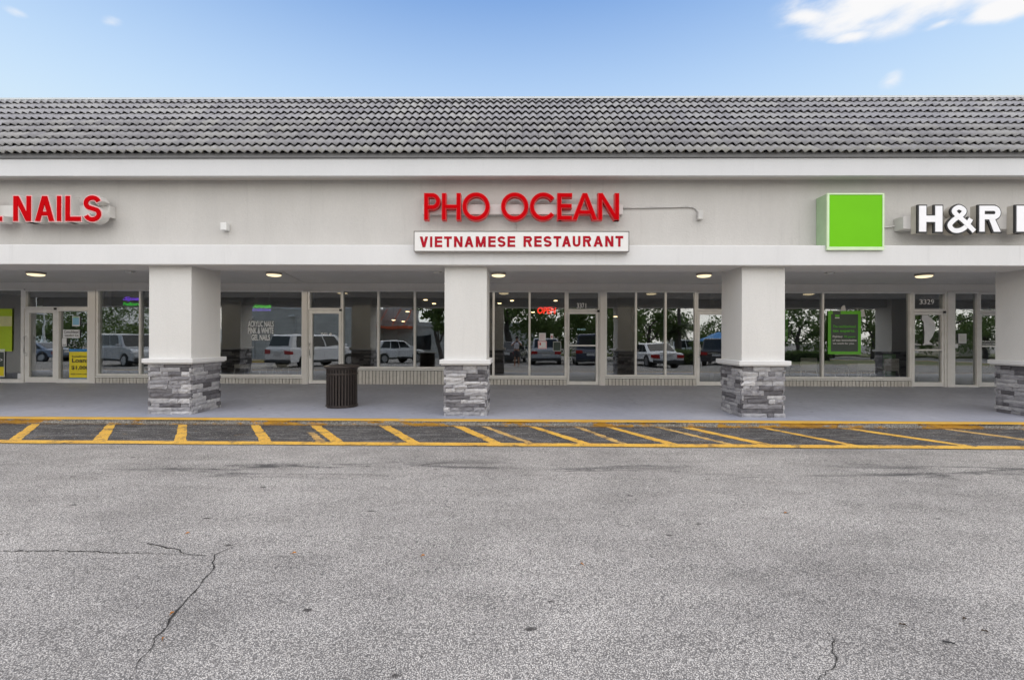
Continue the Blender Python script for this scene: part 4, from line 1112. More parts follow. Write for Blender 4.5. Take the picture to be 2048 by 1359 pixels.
PO = panel_thing('poster', 'lime green framed charcoal poster about tax experts in the window', 'poster', (1656, 1722, 621.5, 708), OUT - .004,
            [M_POSTGREEN, ('rect', M_POSTDARK, (1662, 1716, 628, 702.5)), ('rect', M_POSTDARK, (1665.5, 1681, 621, 638), 'ribbon_tab'),
             ('text', M_PRINTG, (1665.5, 1711, 650, 656.5), 'The neighborhood'), ('text', M_PRINTG, (1665, 1710, 659, 665.5), 'tax experts.'),
             ('text', M_PRINTW, (1665, 1684.5, 670.5, 676), 'Pairing'), ('text', M_PRINTG, (1687, 1710, 671, 675.8), '70 years'), ('text', M_PRINTW, (1664.5, 1712.5, 678, 683), 'of tax knowledge'),
             ('text', M_PRINTW, (1664.5, 1708, 684.5, 689), 'we work for you.'), ('rect', M_PRINTG, (1669.5, 1678, 629, 633.5), 'ribbon_print'), ('rect', M_PRINTW, (1669, 1678, 634.5, 636.3), 'ribbon_print')])
panel_thing('poster', 'big yellow poster offering loans of 1,000 dollars beside the left door', 'poster', (138.5, 178.5, 697.5, 757), OUT - .006,
            [M_YEL, ('rect', M_BLUE, (138.5, 178.5, 697.5, 703)), ('rect', M_BLUE, (138.5, 178.5, 755, 757)), ('text', M_PRINTK, (144.5, 177, 710.5, 714), 'Installment'),
             ('text', M_PRINTK, (144.5, 178, 716, 724.5), 'Loans'), ('text', M_PRINTK, (143.5, 178.2, 731, 739.5), '$1,000'), ('text', M_PRINTK, (142, 177, 746, 749), 'apply inside today')])
panel_thing('notice', 'small blue and white flyer high on the glass beside the left door', 'notice', (144.5, 159.5, 632, 652), OUT - .006, [M_PAPER, ('rect', simple('flyer_blue', (0.25, 0.50, 0.68), .6), (145.5, 158.5, 635, 649.5)), ('text', M_PRINTG, (147, 157, 633, 635.5), 'INFO', 'CENTER')])
panel_thing('notice', 'white paper with black bold lines in a long frame beside the left door', 'notice', (126, 159, 659, 675.5), OUT - .006, [M_PAPER, ('text', M_PRINTK, (128, 157, 660.5, 666), 'Consolidated', 'CENTER'), ('text', M_PRINTK, (130, 157, 668, 673.5), 'Lending Co', 'CENTER')])
panel_thing('notice', 'narrow white slip stuck under the long framed paper', 'notice', (124, 133, 676, 692), OUT - .006, [M_PAPER, ('text', M_PRINTK, (125, 132, 688, 690), 'HOURS', 'CENTER')])
panel_thing('poster', 'tall lime and pale yellow hanging poster at the picture edge', 'poster', (-48, 24, 617, 702), OUT - .006, [M_LIMEY, ('rect', M_PALEYEL, (-48, 24, 632, 652)), ('rect', M_PAPER, (-30, 10, 698, 701))])
panel_thing('notice', 'black framed card with a yellow foot at the picture edge', 'notice', (-26, 9, 702, 753), OUT - .006, [M_PAPER, ('rect', M_POSTDARK, (-25, 8, 703.5, 733)), ('rect', M_YEL, (-25, 8, 733, 751.5)), ('text', M_PRINTW, (1, 5.5, 716, 722), '>')])
panel_thing('notice', 'small pale card low on the glass left of the left door', 'notice', (35, 46, 746, 757), OUT - .006, [M_PAPER])
panel_thing('notice', 'white notice above a pink bordered card in the restaurant window', 'notice', (1078, 1091.5, 665.5, 681), OUT - .006, [M_PAPER, ('rect', simple('paper_pink', (0.7, 0.62, 0.63), .7), (1079.5, 1090, 667, 680))])
panel_thing('notice', 'pink bordered card under the white notice in the restaurant window', 'notice', (1076, 1093.5, 681.5, 697), OUT - .016, [simple('card_pink', (0.72, 0.42, 0.44), .6), ('rect', M_PAPER, (1078, 1091.5, 683.5, 695)), ('rect', simple('seal_red', (0.5, 0.05, 0.06), .6), (1079, 1082, 685, 690))])
panel_thing('notice', 'small oval-marked pink card right of the white notice', 'notice', (1101, 1106.5, 667, 678), OUT - .006, [M_PAPER, ('rect', simple('seal_red', (0.5, 0.05, 0.06), .6), (1102.5, 1105, 671, 675))])
panel_thing('notice', 'clear framed dark notice beside the restaurant door', 'notice', (1106, 1122, 682.5, 702), OUT - .006, [simple('frame_grey', (0.33, 0.34, 0.32), .5), ('rect', simple('notice_dark', (0.03, 0.05, 0.04), .5), (1107.2, 1120.8, 684, 700.5))])
panel_thing('notice', 'square white paper taped on the narrow pane left of the end door', 'notice', (1917, 1933, 667, 686), OUT - .006, [M_PAPER, ('rect', simple('paper_grey', (0.6, 0.6, 0.58), .7), (1919, 1931, 669, 684))])
panel_thing('notice', 'small white card at the lower left of the same narrow pane', 'notice', (1906, 1916, 687.5, 695.5), OUT - .006, [M_PAPER])
panel_thing('window_banner', 'green strip banner half hidden behind the third stone column', 'banner', (1560, 1576, 620, 682), GY + .05, [M_POSTGREEN, ('rect', M_POSTDARK, (1561, 1570, 640, 676))])
panel_thing('green_partition', 'green lower panel with pale lettering behind the tax office window', 'panel', (1766, 1817, 708, 752), GY + .9, [simple('panel_green', (0.10, 0.36, 0.03), .5), ('text', M_PRINTW, (1798, 1814, 729, 732), 'appts', 'LEFT'), ('text', M_PRINTW, (1798, 1815, 734, 738), 'today', 'LEFT')])
# torn paper sheet on tax door
x0, x1, z0, z1 = P4(1843, 1871, 630, 690, OUT)
outl = [(.05, 1.0), (.45, 1.0), (.75, .88), (1.0, .70), (.98, .50), (.80, .30), (.55, .12), (.8, .05), (.75, 0), (0.1, 0), (.2, .08), (.22, .4), (.15, .78), (0, .86)]
mb = MB(); mb.prism([(x0 + a * (x1 - x0), z0 + b * (z1 - z0)) for a, b in outl], OUT, OUT + .004)
tag(mb.build('torn_paper', M_PAPER), 'torn white paper sheet stuck inside the numbered tax office door', 'paper')
for a, b, t, bt, lb in ((1681, 1692, 610, 623, 'crumpled white tape scrap on top of the green framed poster'), (1716, 1731, 618, 634, 'crumpled white tape scrap at the upper right poster corner')):
    x0, x1, z0, z1 = P4(a, b, t, bt, OUT + .01); w_ = x1 - x0; h_ = z1 - z0; mb = MB()
    mb.prism([(x0, z0), (x1, z0 + .08 * h_), (x0 + .8 * w_, z1), (x0 + .35 * w_, z1 - .02), (x0 + .1 * w_, z0 + .6 * h_)], OUT + .010, OUT + .014)
    tag(mb.build('paper_scrap', simple('tape_white', (0.5, 0.5, 0.5), .7)), lb, 'paper scrap')

# chairs behind the glass
M_CHAIR = simple('beige_chair_fabric', (0.66, 0.60, 0.53), 0.8, 0, .1, 30)
M_CHLEG = simple('chair_leg_steel', (0.62, 0.60, 0.56), 0.35, 0.6)
def chair(px0, px1, pyt, pyb, Y, label, grp):
    xa, xb, _, zt_ = P4(px0, px1, pyt, pyb, Y); xm = (xa + xb) / 2; wd = (xb - xa); zf = SW + .005
    T = thing('visitor_chair', label, 'chair', (xm, Y + .3, zf), grp)
    seat_z = zf + .43
    q = MB(); q.box(xa, xb, Y, Y + .05, max(zt_ - .46, seat_z - .02), zt_); q.build('backrest', M_CHAIR, T, bevel=.018)
    q = MB(); q.box(xa + .01, xb - .01, Y + .055, Y + .52, seat_z - .03, seat_z + .04); q.build('seat', M_CHAIR, T, bevel=.018)
    for sx_ in (-1, 1):
        for yy in (.0, .5):
            q = MB(); q.cyl((xm + sx_ * (wd / 2 - .015), Y + .03 + yy, zf + .42), (xm + sx_ * (wd / 2 + .03), Y + .03 + yy + (-.06 if yy == 0 else .03), zf), .013, 8); q.build('leg', M_CHLEG, T)
G_ = 'beige chairs behind the tax office window'
chair(1602, 1635, 715, 752, GY + .45, 'beige chair behind the narrow left pane of the tax office', G_)
chair(1697, 1717, 727, 752, GY + 1.0, 'low set beige chair below the green framed poster', G_)
chair(1716, 1750, 726, 752, GY + .6, 'beige chair in the middle of the wide tax office pane', G_)
chair(1769, 1799, 717, 752, GY + .45, 'beige chair in front of the green panel', G_)
G2 = 'pale chairs inside the nail salon'
chair(468, 498, 728, 748, GY + .5, 'pale legged chair low behind the salon window, next to the first stone column', G2)
chair(501, 532, 728, 748, GY + .5, 'pale legged chair low behind the middle of the salon window', G2)
chair(545, 577, 728, 748, GY + .5, 'pale legged chair low behind the salon window, next to the door pier', G2)

# lamps hanging inside
def pend(px, py, Y, label, r=.10):
    p = at(px, py, Y)
    T = thing('interior_lamp', label, 'lamp', p, 'small warm lamps inside the restaurant')
    a = MB(); a.lathe([(.0, .07), (.03, .07), (r, .0), (r, -.012)], p, 16); a.build('lamp_shade', M_INDARK, T, smooth=True)
    b = MB(); b.lathe([(r * .95, -.012), (r * .8, -.03), (0, -.035)], p, 16); b.build('bulb', M_LAMPIN, T, smooth=True)
    c_ = MB(); c_.tube([(p.x, p.y, p.z + .06), (p.x, p.y, 2.948)], .006, 5); c_.build('cord', M_INDARK, T)
for px, py, Y, lb in ((727, 629, 18.5, 'amber hanging lamp behind the second pane right of the litter bin door'), (787, 639, 19.5, 'hanging lamp under the red awning reflection, lowest of that pane'), (806, 641.5, 19.8, 'hanging lamp beside the mullion in the pane of the white car'),
                      (815, 622, 18.5, 'brighter hanging lamp high in the pane of the white car'), (851, 598.5, 17.6, 'lamp high in the pane left of the central column'), (868, 606, 18, 'lamp nearest the central column, on its left'),
                      (1022, 590, 17.0, 'topmost small lamp right of the central column'), (1024, 600, 17.6, 'small lamp just below the topmost one right of the central column'), (999, 605.5, 18.4, 'small lamp closest to the right side of the central column'),
                      (1120, 590.5, 17.0, 'small lamp high beside the restaurant door frame'), (1111, 600, 17.6, 'small lamp above the red neon sign'), (1066, 623, 18.2, 'amber lamp left of the red neon sign'), (1231, 632, 18.3, 'amber lamp in the pane right of the restaurant door')):
    pend(px, py, Y, lb, .085)
# ================================================================ the car park across from the shops, which the glass mirrors
def virt(px, D): return (px - 1034.4) / FPX * D
M_TYRE = simple('tyre_rubber', (0.02, 0.02, 0.02), 0.8)
M_RIM = simple('alloy_rim', (0.45, 0.45, 0.46), 0.3, 0.8)
M_CARGLASS = simple('car_glass', (0.015, 0.018, 0.02), 0.06)
M_TAIL = simple('tail_lamp_red', (0.35, 0.01, 0.01), 0.2)
M_HEADL = simple('head_lamp', (0.65, 0.66, 0.66), 0.15)
M_PLASTIC = simple('bumper_plastic', (0.03, 0.03, 0.03), 0.6)
def paint(name, col): return simple(name, col, 0.22, 0.0, 0.03, 1.0, **{'Coat Weight': 0.6})
def car(kind, px, y, rot, col, label, back=False):
    """front of the car points along +x before it is turned"""
    L, W, H, belt, cab = {'suv': (4.9, 1.95, 1.80, 1.08, ((-2.35, -2.15), (.75, 1.35))), 'sedan': (4.75, 1.84, 1.44, .92, ((-1.75, -.75), (.25, 1.15))),
                          'crossover': (4.6, 1.86, 1.64, 1.02, ((-2.1, -1.45), (.45, 1.2))), 'van': (5.3, 1.98, 2.1, 1.15, ((-2.6, -2.5), (1.3, 1.95)))}[kind]
    x = px; zg = gz(y)
    T = thing('parked_car', label, kind if kind in ('sedan', 'van') else 'suv', (x, y, zg), 'cars parked in the lot the shop windows mirror')
    T.rotation_euler = (0, 0, rot)
    O = Vector((x, y, zg))
    h = L / 2
    def bld(mb, name, mat, par, **k):
        mb.v = [(a + O.x, b + O.y, c + O.z) for a, b, c in mb.v]
        return mb.build(name, mat, par, **k)
    body = MB()
    xr, xf = -h * .60, h * .62; wr = .36
    def archpts(cx): return [(cx + (wr + .05) * math.cos(t), .34 + (wr + .05) * math.sin(t)) for t in [math.pi * i / 8 for i in range(8, -1, -1)]]
    bot = [(-h + .08, .32)] + [(a, max(b, .32)) for a, b in archpts(xr)] + [(a, max(b, .32)) for a, b in archpts(xf)] + [(h - .1, .30)]
    hood = belt - (.10 if kind != 'sedan' else .08)
    top = [(h, .55), (h - .06, hood - .16), (h - .35, hood - .02), (cab[1][1], belt), (cab[0][0], belt), (-h + .04, belt - .06), (-h, .6)]
    poly = bot + top
    # body as three slices across the width so that the flanks tuck in
    def slab(p, y0, y1, s):
        n_ = len(p)
        body.add([(a * s, y0, b) for a, b in p] + [(a, y1, b) for a, b in p], [tuple(range(n_))[::-1]] + [(i, (i + 1) % n_, n_ + (i + 1) % n_, n_ + i) for i in range(n_)])
    hw = W / 2
    body.prism(poly, -hw, hw)
    bo = bld(body, 'body', col, T, smooth=True, bevel=.11); bo.modifiers['bevel'].segments = 4; bo.modifiers['bevel'].harden_normals = True; bo.modifiers['bevel'].angle_limit = R(24)
    (rb0, rt), (ft, fb0) = cab
    ins = .16; roof = MB()
    A = [(rb0, -hw + .05, belt - .01), (fb0, -hw + .05, belt - .01), (fb0, hw - .05, belt - .01), (rb0, hw - .05, belt - .01), (rt, -hw + ins, H), (ft, -hw + ins, H), (ft, hw - ins, H), (rt, hw - ins, H)]
    roof.add(A, [(0, 1, 5, 4), (1, 2, 6, 5), (2, 3, 7, 6), (3, 0, 4, 7), (4, 5, 6, 7)])
    cb = bld(roof, 'cabin', col, T, smooth=True, bevel=.12); cb.modifiers['bevel'].segments = 4; cb.modifiers['bevel'].harden_normals = True; cb.modifiers['bevel'].angle_limit = R(15)
    def win(name, a, b, c, d, n):
        q = MB(); off = Vector(n) * .012
        q.add([Vector(v) + off for v in (a, b, c, d)] + [Vector(v) - off for v in (a, b, c, d)], [(0, 1, 2, 3), (7, 6, 5, 4), (0, 4, 5, 1), (1, 5, 6, 2), (2, 6, 7, 3), (3, 7, 4, 0)]); bld(q, name, M_CARGLASS, T)
    def lerp3(p, q, t): return tuple(p[i] + (q[i] - p[i]) * t for i in range(3))
    def quadwin(name, i0, i1, i2, i3, u0, u1, v0, v1, n):
        P = [Vector(A[i]) for i in (i0, i1, i2, i3)]
        f = lambda u, v: P[0].lerp(P[1], u).lerp(P[3].lerp(P[2], u), v)
        win(name, f(u0, v0), f(u1, v0), f(u1, v1), f(u0, v1), n)
    quadwin('rear_window', 3, 0, 4, 7, .07, .93, .14, .88, Vector((-(H - belt), 0, abs(rt - rb0))).normalized())
    quadwin('windscreen', 1, 2, 6, 5, .06, .94, .08, .92, Vector(((H - belt), 0, abs(fb0 - ft))).normalized())
    for i0, i1, i2, i3, s_ in ((0, 1, 5, 4, -1), (2, 3, 7, 6, 1)):
        n_ = Vector((0, s_, .3)).normalized()
        for u0, u1 in ((.10, .36), (.385, .62), (.645, .90)): quadwin('side_window', i0, i1, i2, i3, u0, u1, .12, .88, n_)
    for cx in (xr, xf):
        for s_ in (-1, 1):
            w = MB(); yy = s_ * (hw - .11); w.cyl((cx, yy - .11, .34), (cx, yy + .11, .34), .345, 24); wo = bld(w, 'wheel', M_TYRE, T, bevel=.02)
            r_ = MB(); r_.cyl((cx, yy + s_ * .095, .34), (cx, yy + s_ * .118, .34), .235, 20); bld(r_, 'rim', M_RIM, wo)
            a_ = MB(); a_.cyl((cx, yy - .10, .36), (cx, yy + .07 * s_, .36), .405, 20); bld(a_, 'wheel_well', M_PLASTIC, T)
    for s_ in (-1, 1):
        t_ = MB(); t_.box(-h - .012, -h + .22, min(s_ * (hw - .42), s_ * (hw + .006)), max(s_ * (hw - .42), s_ * (hw + .006)), belt - .34, belt - .14); bld(t_, 'tail_light', M_TAIL, T, bevel=.02)
        t_ = MB(); t_.box(h - .30, h - .02, min(s_ * (hw - .45), s_ * (hw + .004)), max(s_ * (hw - .45), s_ * (hw + .004)), hood - .26, hood - .14); bld(t_, 'headlight', M_HEADL, T, bevel=.02)
        t_ = MB(); t_.box(fb0 - .32, fb0 - .14, min(s_ * (hw - .02), s_ * (hw + .17)), max(s_ * (hw - .02), s_ * (hw + .17)), belt + .02, belt + .17); bld(t_, 'mirror', col, T, bevel=.03)
    for s_ in (-1, 1):
        for xx in (cab[0][0] + .85, (cab[0][0] + cab[1][1]) / 2 + .28, cab[1][1] - .25):
            q = MB(); q.box(xx - .006, xx + .006, min(s_ * (hw - .01), s_ * (hw + .0015)), max(s_ * (hw - .01), s_ * (hw + .0015)), .46, belt - .13); bld(q, 'door_seam', M_PLASTIC, T)
            q = MB(); q.box(xx + .06, xx + .22, min(s_ * (hw - .01), s_ * (hw + .025)), max(s_ * (hw - .01), s_ * (hw + .025)), belt - .24, belt - .20); bld(q, 'door_handle', M_CHROME, T)
        q = MB(); q.box(xr + wr + .06, xf - wr - .06, min(s_ * (hw - .03), s_ * (hw + .012)), max(s_ * (hw - .03), s_ * (hw + .012)), .29, .42); bld(q, 'side_sill', M_PLASTIC, T)
    q = MB(); q.box(-h - .05, -h + .2, -hw + .03, hw - .03, .30, .48); bld(q, 'rear_bumper', M_PLASTIC, T, bevel=.03)
    q = MB(); q.box(h - .2, h + .04, -hw + .05, hw - .05, .26, .46); bld(q, 'front_bumper', M_PLASTIC, T, bevel=.03)
    q = MB(); q.box(-h - .014, -h + .01, -.26, .26, .66, .80); bld(q, 'number_plate', M_RACEWAY, T)
    q = MB(); q.box(-h - .006, -h + .02, -hw * .55, hw * .55, .84, .88); bld(q, 'chrome_strip', M_CHROME, T)
    return T
PW, PSIL, PBLU, PDK, PNV = paint('car_white', (.80, .80, .80)), paint('car_silver', (.42, .43, .44)), paint('car_bluegrey', (.20, .25, .33)), paint('car_black', (.035, .035, .04)), paint('car_navy', (.02, .03, .06))
car('sedan', virt(58, 32), -5.8, R(180), PBLU, 'blue grey sedan mirrored in the left door')
car('suv', virt(250, 25.5), 0.6, R(25), PSIL, 'silver SUV mirrored in the window left of the first stone column')
car('suv', virt(622, 25.3), 0.4, R(-64), PW, 'big white SUV mirrored across the salon window and the door beside it')
car('crossover', virt(787, 34), -7.8, R(-50), PW, 'white crossover mirrored in the panes right of the litter bin')
car('suv', virt(1093, 32), -6.2, R(-86), PSIL, 'silver SUV mirrored under the red neon sign')
car('crossover', virt(1024, 36), -9.4, R(-80), PDK, 'dark crossover mirrored behind the photographer')
car('van', virt(1176, 32), -6.0, R(-86), PNV, 'navy van mirrored in the restaurant door')
car('sedan', virt(1303, 28.5), -2.4, R(-97), PW, 'white sedan mirrored tail-on right of the restaurant door')
car('van', virt(1382, 60), -34, R(0), PW, 'white panel van mirrored beyond the hedge')
car('suv', virt(1440, 31), -4.8, R(-60), PDK, 'black SUV mirrored in the second restaurant door')

# ---- trees
def leaf_mat(name, a, b):
    t = NT(name); r_ = t.n('NewGeometry').outputs['Random Per Island']
    c = t.mix(r_, a, b); d = t.n('BsdfPrincipled', {'Base Color': c, 'Roughness': .55, 'Specular IOR Level': .3})
    tl = t.n('BsdfTranslucent', {'Color': t.mix(.5, c, (.10, .16, .02))})
    mx = t.n('MixShader', {0: .25}); t.t.links.new(d.outputs[0], mx.inputs[1]); t.t.links.new(tl.outputs[0], mx.inputs[2]); t.t.links.new(mx.outputs[0], t.out.inputs['Surface'])
    return t.m
M_FOL = leaf_mat('broad_leaf', (.065, .115, .028), (.15, .21, .06))
M_FOL2 = leaf_mat('light_leaf', (.10, .15, .04), (.19, .25, .08))
M_PALM = leaf_mat('palm_leaf', (.035, .06, .02), (.07, .10, .035))
M_BARK = simple('tree_bark', (.085, .07, .058), .9, 0, .3, 9, .8, 30)
def leafquad(mb, p, s_):
    a = Vector((random.gauss(0, 1), random.gauss(0, 1), random.gauss(0, .6))).normalized(); b = a.orthogonal().normalized()
    c = a.cross(b); t = random.uniform(0, 6.28); u = b * math.cos(t) + c * math.sin(t); v = a.cross(u)
    p = Vector(p); mb.add([p - u * s_, p + v * s_ * .45, p + u * s_, p - v * s_ * .45], [(0, 1, 2, 3)])
def tree(name, label, x, y, ht, cr, seed, fol=M_FOL, trunk_r=.22, group='trees across the lot', nclump=46, lean=.0, crown_z=.62):
    rnd = random.Random(seed); st = random.getstate(); random.seed(seed)
    zg = gz(y); T = thing(name, label, 'tree', (x, y, zg), group)
    tb = MB(); top = ht * .45
    pts = [Vector((x + lean * k * top / 4 + random.uniform(-.08, .08) * k, y + random.uniform(-.08, .08) * k, zg + top * k / 4)) for k in range(5)]
    for k in range(4): tb.cyl(pts[k], pts[k + 1], trunk_r * (1.15 - .14 * k), 9, trunk_r * (1.15 - .14 * (k + 1)), 0, k == 0)
    ends = []
    for k in range(9):
        t = 2 * math.pi * k / 9 + random.uniform(-.3, .3); ln = cr * random.uniform(.5, .85)
        a = pts[random.choice((2, 3, 4))]; m1 = a + Vector((math.cos(t) * ln * .5, math.sin(t) * ln * .5, ht * random.uniform(.10, .2))); e_ = m1 + Vector((math.cos(t) * ln * .5, math.sin(t) * ln * .5, ht * random.uniform(.05, .2)))
        tb.cyl(a, m1, trunk_r * .42, 6, trunk_r * .28, 0, False); tb.cyl(m1, e_, trunk_r * .28, 6, trunk_r * .1, 0, False); ends += [e_, m1]
    tb.build('trunk', M_BARK, T, smooth=True)
    fb = MB(); cz = zg + ht * crown_z
    for k in range(nclump):
        t = random.uniform(0, 6.28); u = random.uniform(-1, 1); rr = random.uniform(.35, 1.0) ** .6
        c = Vector((x + lean * ht * .5 + cr * rr * math.sqrt(1 - u * u) * math.cos(t), y + cr * rr * math.sqrt(1 - u * u) * math.sin(t), cz + (ht - ht * crown_z) * rr * u)) if k >= len(ends) else ends[k]
        s_ = cr * random.uniform(.16, .32)
        for q in range(75):
            d = Vector((random.gauss(0, 1), random.gauss(0, 1), random.gauss(0, .7))) * s_ * .55
            leafquad(fb, c + d, random.uniform(.12, .22))
    fb.build('crown', fol, T); random.setstate(st)
    return T
t1 = tree('shade_tree', 'broad green tree mirrored over the photographer', virt(1018, 38), -12.5, 7.5, 3.4, 3, trunk_r=.32)
tree('shade_tree', 'leafy tree mirrored behind the red neon sign', virt(1105, 42), -16, 6.0, 3.2, 5, crown_z=.55)
tree('shade_tree', 'green tree mirrored in the restaurant door', virt(1180, 44), -18, 5.6, 3.0, 8, M_FOL2, crown_z=.5)
tree('bare_limbed_tree', 'dark crooked tree mirrored left of the central column', virt(882, 33), -7.0, 6.2, 1.6, 11, trunk_r=.15, lean=-.15, nclump=22, crown_z=.8)
tree('shade_tree', 'tree mirrored in the pane right of the restaurant door', virt(1232, 40), -13, 6.0, 2.6, 13, M_FOL2, crown_z=.5)
tree('shade_tree', 'tall tree mirrored behind the white sedan', virt(1300, 46), -21, 7.5, 3.4, 15, crown_z=.55)
BELT = ['tree of the far belt mirrored above the blue tent', 'tree of the far belt mirrored beside the third stone column', 'tree of the far belt mirrored left of the green framed poster', 'tree of the far belt mirrored right of the green framed poster',
        'tree of the far belt mirrored above the green panel', 'tree of the far belt mirrored in the numbered tax office door', 'tree of the far belt mirrored in the end door', 'tree of the far belt mirrored beyond the end column',
        'tree of the far belt mirrored behind the third stone column', 'tree of the far belt mirrored left of the left door', 'tree of the far belt mirrored in the left door', 'tree of the far belt mirrored above the silver SUV',
        'tree of the far belt mirrored beside the violet script', 'tree of the far belt mirrored behind the first stone column', 'tree of the far belt mirrored above the shaggy palm', 'tree of the far belt mirrored above the navy van', 'tree of the far belt mirrored behind the central column']
for i, (px, D, ht, cr) in enumerate(((1425, 58, 8, 3.8), (1590, 52, 6.5, 3.6), (1660, 56, 7.0, 4.2), (1740, 54, 7.5, 4.2), (1800, 60, 7.5, 4.4), (1880, 56, 7, 4.2), (1960, 58, 7.5, 4.6), (2050, 56, 7, 4.2), (1520, 62, 7.5, 4.0),
                                     (40, 62, 7.5, 4.6), (110, 58, 7, 4.4), (190, 64, 7.5, 4.8), (265, 60, 7, 4.4), (340, 66, 8, 4.6), (1340, 64, 8, 4.4), (1120, 70, 9, 4.6), (950, 74, 9, 4.8))):
    tree('boundary_tree', BELT[i], virt(px, D), -(D - 26.2), ht * (.62, 1.15, .85, 1.3)[i % 4], cr * (.8, 1.1, .7, 1.0)[i % 4], 40 + i, M_FOL if i % 3 else M_FOL2, group='distant belt of trees', nclump=40, crown_z=.52)
# palm
px_, py_ = virt(1355, 44), -17.8; zg = gz(py_)
PT = thing('palm_tree', 'shaggy palm mirrored right of the white sedan', 'palm tree', (px_, py_, zg))
q = MB(); q.cyl((px_, py_, zg), (px_, py_, zg + 2.6), .34, 12, .30); q.cyl((px_, py_, zg + 2.6), (px_ + .1, py_, zg + 5.2), .24, 10, .14); q.build('trunk', M_BARK, PT)
fr = MB()
for k in range(46):
    t = random.uniform(0, 6.28); el = random.uniform(-.5, 1.1); ln = random.uniform(1.2, 1.8)
    prev = Vector((px_, py_, zg + 2.9)); d = Vector((math.cos(t) * math.cos(el), math.sin(t) * math.cos(el), math.sin(el)))
    sd_ = Vector((-math.sin(t), math.cos(t), 0))
    for j in range(7):
        nxt = prev + d * ln / 7; d = (d + Vector((0, 0, -.13))).normalized()
        for s_ in (-1, 1):
            tip = nxt + sd_ * s_ * .45 * math.sin(math.pi * (j + 1) / 8) + d * .3 - Vector((0, 0, .08))
            fr.add([prev, nxt, tip], [(0, 1, 2)])
        prev = nxt
fr.build('crown', M_PALM, PT)
# hedges
def hedge(x0, x1, y0, y1, h, label, n=2600, fol=M_FOL2):
    T = thing('hedge', label, 'hedge', ((x0 + x1) / 2, (y0 + y1) / 2, gz(y0)))
    b = MB(); b.box(x0 + .15, x1 - .15, y0 + .15, y1 - .15, gz(y0) - .02, gz(y0) + h - .12); b.build('stems', simple('hedge_core', (.02, .025, .01), .9), T)
    f = MB()
    for i in range(n): leafquad(f, (random.uniform(x0, x1), random.uniform(y0, y1), gz(y0) + .1 + random.random() ** .7 * h + random.uniform(-.08, .08)), random.uniform(.05, .10))
    f.build('foliage', fol, T)
hedge(virt(1333, 33), virt(1392, 33), -7.6, -6.4, .95, 'clipped hedge mirrored between the white sedan and the black SUV')
hedge(virt(1572, 38), virt(1660, 38), -12.8, -11.8, .9, 'dark hedge mirrored behind the chairs of the tax office', 3000, M_FOL)
# median island with yellow kerb and grass
M_GRASS = simple('dry_lawn', (.11, .12, .04), .9, 0, .35, 3, .6, 40)
M_YKERB = simple('island_kerb_yellow', (.58, .33, .03), .7, 0, .2, 3)
def island(x0, x1, y0, y1):
    b = MB(); b.box(x0 + .16, x1 - .16, y0 + .16, y1 - .16, -.6, gz(y0) + .13); b.build('lawn_strip', M_GRASS, kind='structure')
    k_ = MB(); z1 = gz(y0) + .15
    k_.box(x0, x1, y1 - .16, y1, -.6, z1); k_.box(x0, x1, y0, y0 + .16, -.6, z1); k_.box(x0, x0 + .16, y0 + .161, y1 - .161, -.6, z1); k_.box(x1 - .16, x1, y0 + .161, y1 - .161, -.6, z1)
    k_.build('island_kerb', M_YKERB, kind='structure')
island(virt(462, 34), virt(560, 34), -11.5, -7.6)
island(virt(1560, 33), virt(2060, 33), -14, -6.6)
b = MB(); b.box(-90, 90, -46, -34, -.9, -.50); b.build('lawn', M_GRASS, kind='structure')
# building opposite
_t = NT('white_painted_block')
_sp = _t.n('SeparateXYZ', {0: _t.pos()}); _xz = _t.n('CombineXYZ', {0: _sp.outputs[0], 1: _sp.outputs[2], 2: 0.0}).outputs[0]
_b = _t.n('TexBrick', {'Vector': _xz, 'Scale': 1.0, 'Mortar Size': .012, 'Brick Width': .8, 'Row Height': .4, 'Color1': (.58, .555, .50, 1), 'Color2': (.50, .48, .43, 1), 'Mortar': (.30, .29, .26, 1)})
M_PBRICK = _t.bsdf(_t.mix(_t.rng(_t.noise(.7, 7, .7), .4, .7, 0, .5), _b.outputs['Color'], (.33, .32, .28)), .9)
OB = thing('building_opposite', 'pale block-walled building with an orange awning mirrored in the windows', 'building', (-20, -26, -.6))
xa, xb, xc = virt(468, 50), virt(742, 50), virt(1070, 54)
q = MB(); q.box(xa, xb, -36, -23.5, -.7, 4.75); q.build('wall', M_PBRICK, OB)
q = MB(); q.box(xb + .01, xc, -38, -28.2, -.7, 3.5); q.build('wall', M_PBRICK, OB)
q = MB(); q.box(xa - .1, xb + .1, -36.1, -23.4, 4.751, 4.95); q.build('parapet', M_TRIM, OB)
q = MB(); q.box(xb + .2, xc - .1, -28.15, -28.0, 3.0, 3.05); q.build('seam', M_GREYMETAL, OB)
M_ORANGE = simple('orange_awning', (.55, .10, .03), .5)
za = 2.75
q = MB(); x0, x1 = virt(741, 52), virt(815, 52); q.box(x0, x1, -28.1, -25.6, za, za + .28); q.build('awning', M_ORANGE, OB)
for px in (757, 783, 806):
    q = MB(); xx = virt(px, 52); q.cyl((xx, -25.8, za + .25), (xx + .4, -28.05, za + 2.2), .05, 6); q.build('tie_rod', M_ORANGE, OB)
q = MB(); q.box(xb + .02, xb + 4.2, -28.3, -28.1, 3.5, 5.2); q.build('raised_parapet', M_PBRICK, OB)
for px in (502, 585):
    xx = virt(px, 50); q = MB(); q.box(xx - .3, xx + .3, -23.48, -23.1, 3.75, 3.95); q.build('wall_light', M_WHITEPL, OB)
    q = MB(); q.cyl((xx + .35, -23.42, -.6), (xx + .35, -23.42, 3.7), .07, 6); q.build('downpipe', M_GREYMETAL, OB)
